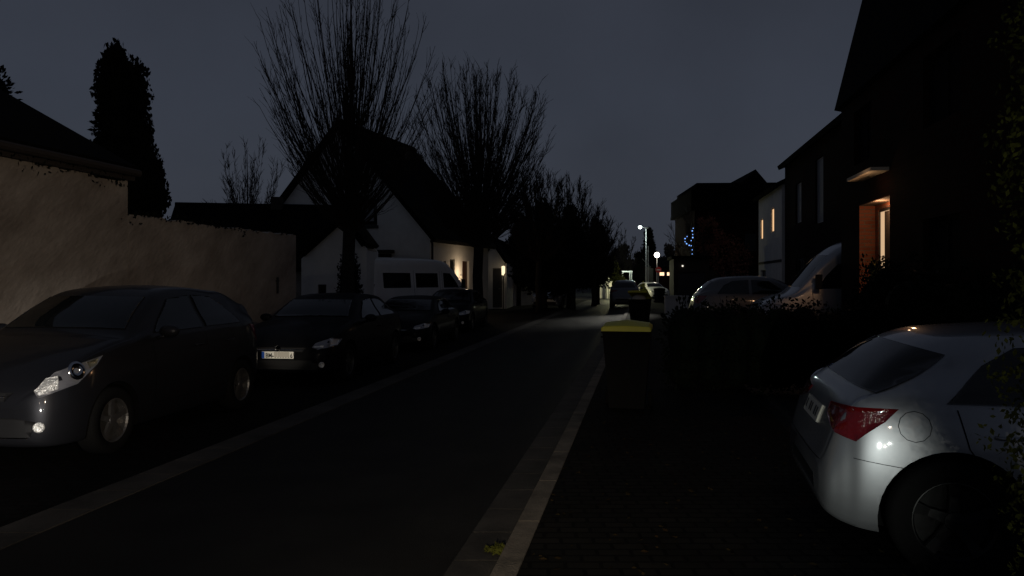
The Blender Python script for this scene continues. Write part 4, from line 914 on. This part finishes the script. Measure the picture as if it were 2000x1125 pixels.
# dark evergreen trees of the left background
def evergreen(px, Y, hw, ytop, ybot, label, seed, n=5000, m=leaf_dark, grp='dark evergreen trees beyond the parking row', size=.11):
    c = at(px, 0, Y); zt = at(0, ytop, Y).z; zb = max(.2, at(0, ybot, Y).z); w_ = hw*Y/1480; rg = random.Random(seed); bl = []
    nb = 9
    for i in range(nb):
        u = i/(nb-1); z = zb+(zt-zb)*(.15+.7*u); r = w_*(1-.62*u)*.62
        for k in range(2 if u < .7 else 1):
            bl.append(((rg.uniform(-1, 1)*w_*(.5-.4*u), rg.uniform(-.5, .5)*w_, z+rg.uniform(-.2, .2)), (r*rg.uniform(.8, 1.2), r, (zt-zb)*.17)))
    bl.append(((rg.uniform(-.2, .2)*w_, 0, zt-(zt-zb)*.08), (w_*.2, w_*.2, (zt-zb)*.10)))
    return bushy('evergreen_tree', (c.x, Y, 0), bl, n, size, m, label, 'tree', grp, seed, (.14, zb+1.5), 1.5, 'crown')
evergreen(1012, 47.5, 52, 418, 560, 'dark evergreen right behind the second bare tree trunk', 61)
evergreen(1062, 40, 74, 398, 575, 'broad dark evergreen in the middle of the dark group', 62, 6000)
evergreen(1030, 50, 70, 430, 560, 'dark evergreen behind the long pale garden wall', 66, 5000)
evergreen(1118, 42, 60, 402, 575, 'dark evergreen right of the broad one', 63)
evergreen(1166, 50, 44, 424, 560, 'dark evergreen nearest the road in the dark group', 64, 4000)
evergreen(1190, 78, 40, 500, 562, 'low lit bushy tree left of the street end', 65, 3000, leaf_thuja, None, .14)
evergreen(900, 44, 55, 415, 560, 'dark evergreen behind the gabled house side wall', 68, 4000)
# far backdrop
evergreen(1268, 96, 34, 447, 560, 'round dark tree behind the tall street lamp', 71, 4000, leaf_dark, None, .22)
evergreen(1304, 104, 30, 478, 560, 'lower dark tree right of the globe lamp', 72, 3000, far_leaf, None, .22)
evergreen(1215, 112, 48, 478, 560, 'pale brown tree at the far end of the street', 73, 3500, far_leaf, None, .24)
evergreen(1245, 120, 40, 492, 560, 'dim tree filling the street end', 74, 3000, leaf_mid, None, .24)
evergreen(1335, 88, 30, 470, 560, 'dim brown tree between the globe lamp and the far house', 75, 3000, far_leaf, None, .2)
P = np.concatenate([blob(np.random.default_rng(80+i), (x, 150+8*math.sin(i), 1.5), (9, 4, 3.6+1.2*math.sin(i*1.7)), 700) for i, x in enumerate(range(-30, 70, 7))])
o = leaves('distant_trees', P, .5, leaf_dark, None, 9); tag(o, 'distant dark tree line closing the street', 'trees', kind='stuff')
# lit shrub by the road end
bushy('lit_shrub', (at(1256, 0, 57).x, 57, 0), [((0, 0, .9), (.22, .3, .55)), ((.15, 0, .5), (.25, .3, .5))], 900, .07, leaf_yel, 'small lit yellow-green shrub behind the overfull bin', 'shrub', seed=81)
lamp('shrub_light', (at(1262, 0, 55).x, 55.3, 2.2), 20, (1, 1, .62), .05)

# hedges on the right
def hedge(name, x0, x1, Ya, Yb, top, label, seed, n, m=leaf_mid, size=.030, bumps=.10, cat='hedge'):
    rg = np.random.default_rng(seed); bl = []; k = max(3, int((x1-x0)/.35))
    for i in range(k):
        x = (i+.5)/k*(x1-x0); z = top*(1+.03*math.sin(i*2.3+seed)); z += bumps*float(rg.normal())*.4
        bl.append(((x, (Yb-Ya)/2, z*.62), ((x1-x0)/k*.95, (Yb-Ya)/2, z*.40))); bl.append(((x, (Yb-Ya)/2, z*.28), ((x1-x0)/k*.95, (Yb-Ya)/2, z*.30)))
    return bushy(name, (x0, Ya, 0), bl, n, size, m, label, cat, None, seed)
hedge('hedge', at(1322, 0, 10.8).x, 6.9, 10.6, 11.6, 1.36, 'low dark hedge across the front garden before the pale van', 91, 20000)
hedge('hedge', at(1400, 0, 13.5).x, 4.9, 13.2, 13.9, 1.18, 'second dark hedge behind the low hedge', 94, 9000)
bushy('round_shrub', (4.35, 8.2, 0), [((.1, 0, .85), (.62, .6, .80)), ((-.05, 0, 1.35), (.32, .4, .42)), ((.5, .1, 1.1), (.6, .5, .72)), ((1.1, .3, .9), (.6, .5, .8)), ((.3, 0, .45), (.95, .6, .5))], 9000, .038, leaf_mid, 'big dark rounded shrub behind the silver hatchback', 'shrub', seed=92)
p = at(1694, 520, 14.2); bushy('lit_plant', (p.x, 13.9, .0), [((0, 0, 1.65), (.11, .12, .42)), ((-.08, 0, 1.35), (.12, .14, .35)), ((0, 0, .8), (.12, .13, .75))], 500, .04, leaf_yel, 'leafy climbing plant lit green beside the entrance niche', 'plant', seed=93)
bushy('round_shrub', (5.15, 10.9, 0), [((.1, 0, 1.0), (.40, .45, .95)), ((.25, 0, 1.5), (.28, .3, .48)), ((.7, 0, 1.3), (.5, .45, .7))], 9000, .024, leaf_mid, 'dark rounded shrub below the lit entrance niche at the end of the low hedge', 'shrub', seed=99)
# conifer at the right edge, close to the camera
bl = []
rg = random.Random(77)
for i in range(26):
    z = .1+i*.19; bl.append(((rg.uniform(-.03, .03)+.05*math.sin(i*.9)+(.07 if z > 3 else 0)-(.06 if 1.5 < z < 2.3 else 0), rg.uniform(-.05, .05), z), (.33+.02*math.sin(i*1.9), .42, .24)))
bushy('conifer', (2.17, 2.60, 0), bl, 60000, .0125, leaf_thuja, 'tall dark green conifer at the right edge of the view', 'conifer', seed=95, trunk=(.07, 3.4), tall=1.6, partname='crown')

# ------------------------------------------------------------------ small things on the ground
rng = np.random.default_rng(12); n = 600
Y = 2.5+10*rng.random(n)**1.3; t = .1+2.4*rng.random(n)**1.2; P = np.stack([-.76+.172*Y+t, Y, np.full(n, .082)], 1)
V = []; F = []
for i, p in enumerate(P):
    a = rng.random()*6.28; s = rng.uniform(.012, .03); c_, s1 = math.cos(a)*s, math.sin(a)*s; z = p[2]+rng.uniform(0, .006)
    V += [(p[0]-c_, p[1]-s1, z), (p[0]+s1*.6, p[1]-c_*.6, z+.006), (p[0]+c_, p[1]+s1, z+rng.uniform(0, .012)), (p[0]-s1*.6, p[1]+c_*.6, z)]; F.append((4*i, 4*i+1, 4*i+2, 4*i+3))
mb = MB(); mb.add(V, F); tag(mb.build('fallen_leaves', leaf_brown, fix=False), 'scattered small fallen leaves on the pavement', 'leaves', kind='stuff')
bushy('weed', (kx(-.12, 4.62), 4.62, 0), [((0, 0, .03), (.05, .045, .035)), ((-.05, .03, .02), (.04, .03, .02))], 130, .014, leaf_thuja, 'small yellow-green weed growing against the kerb', 'weed', seed=97)
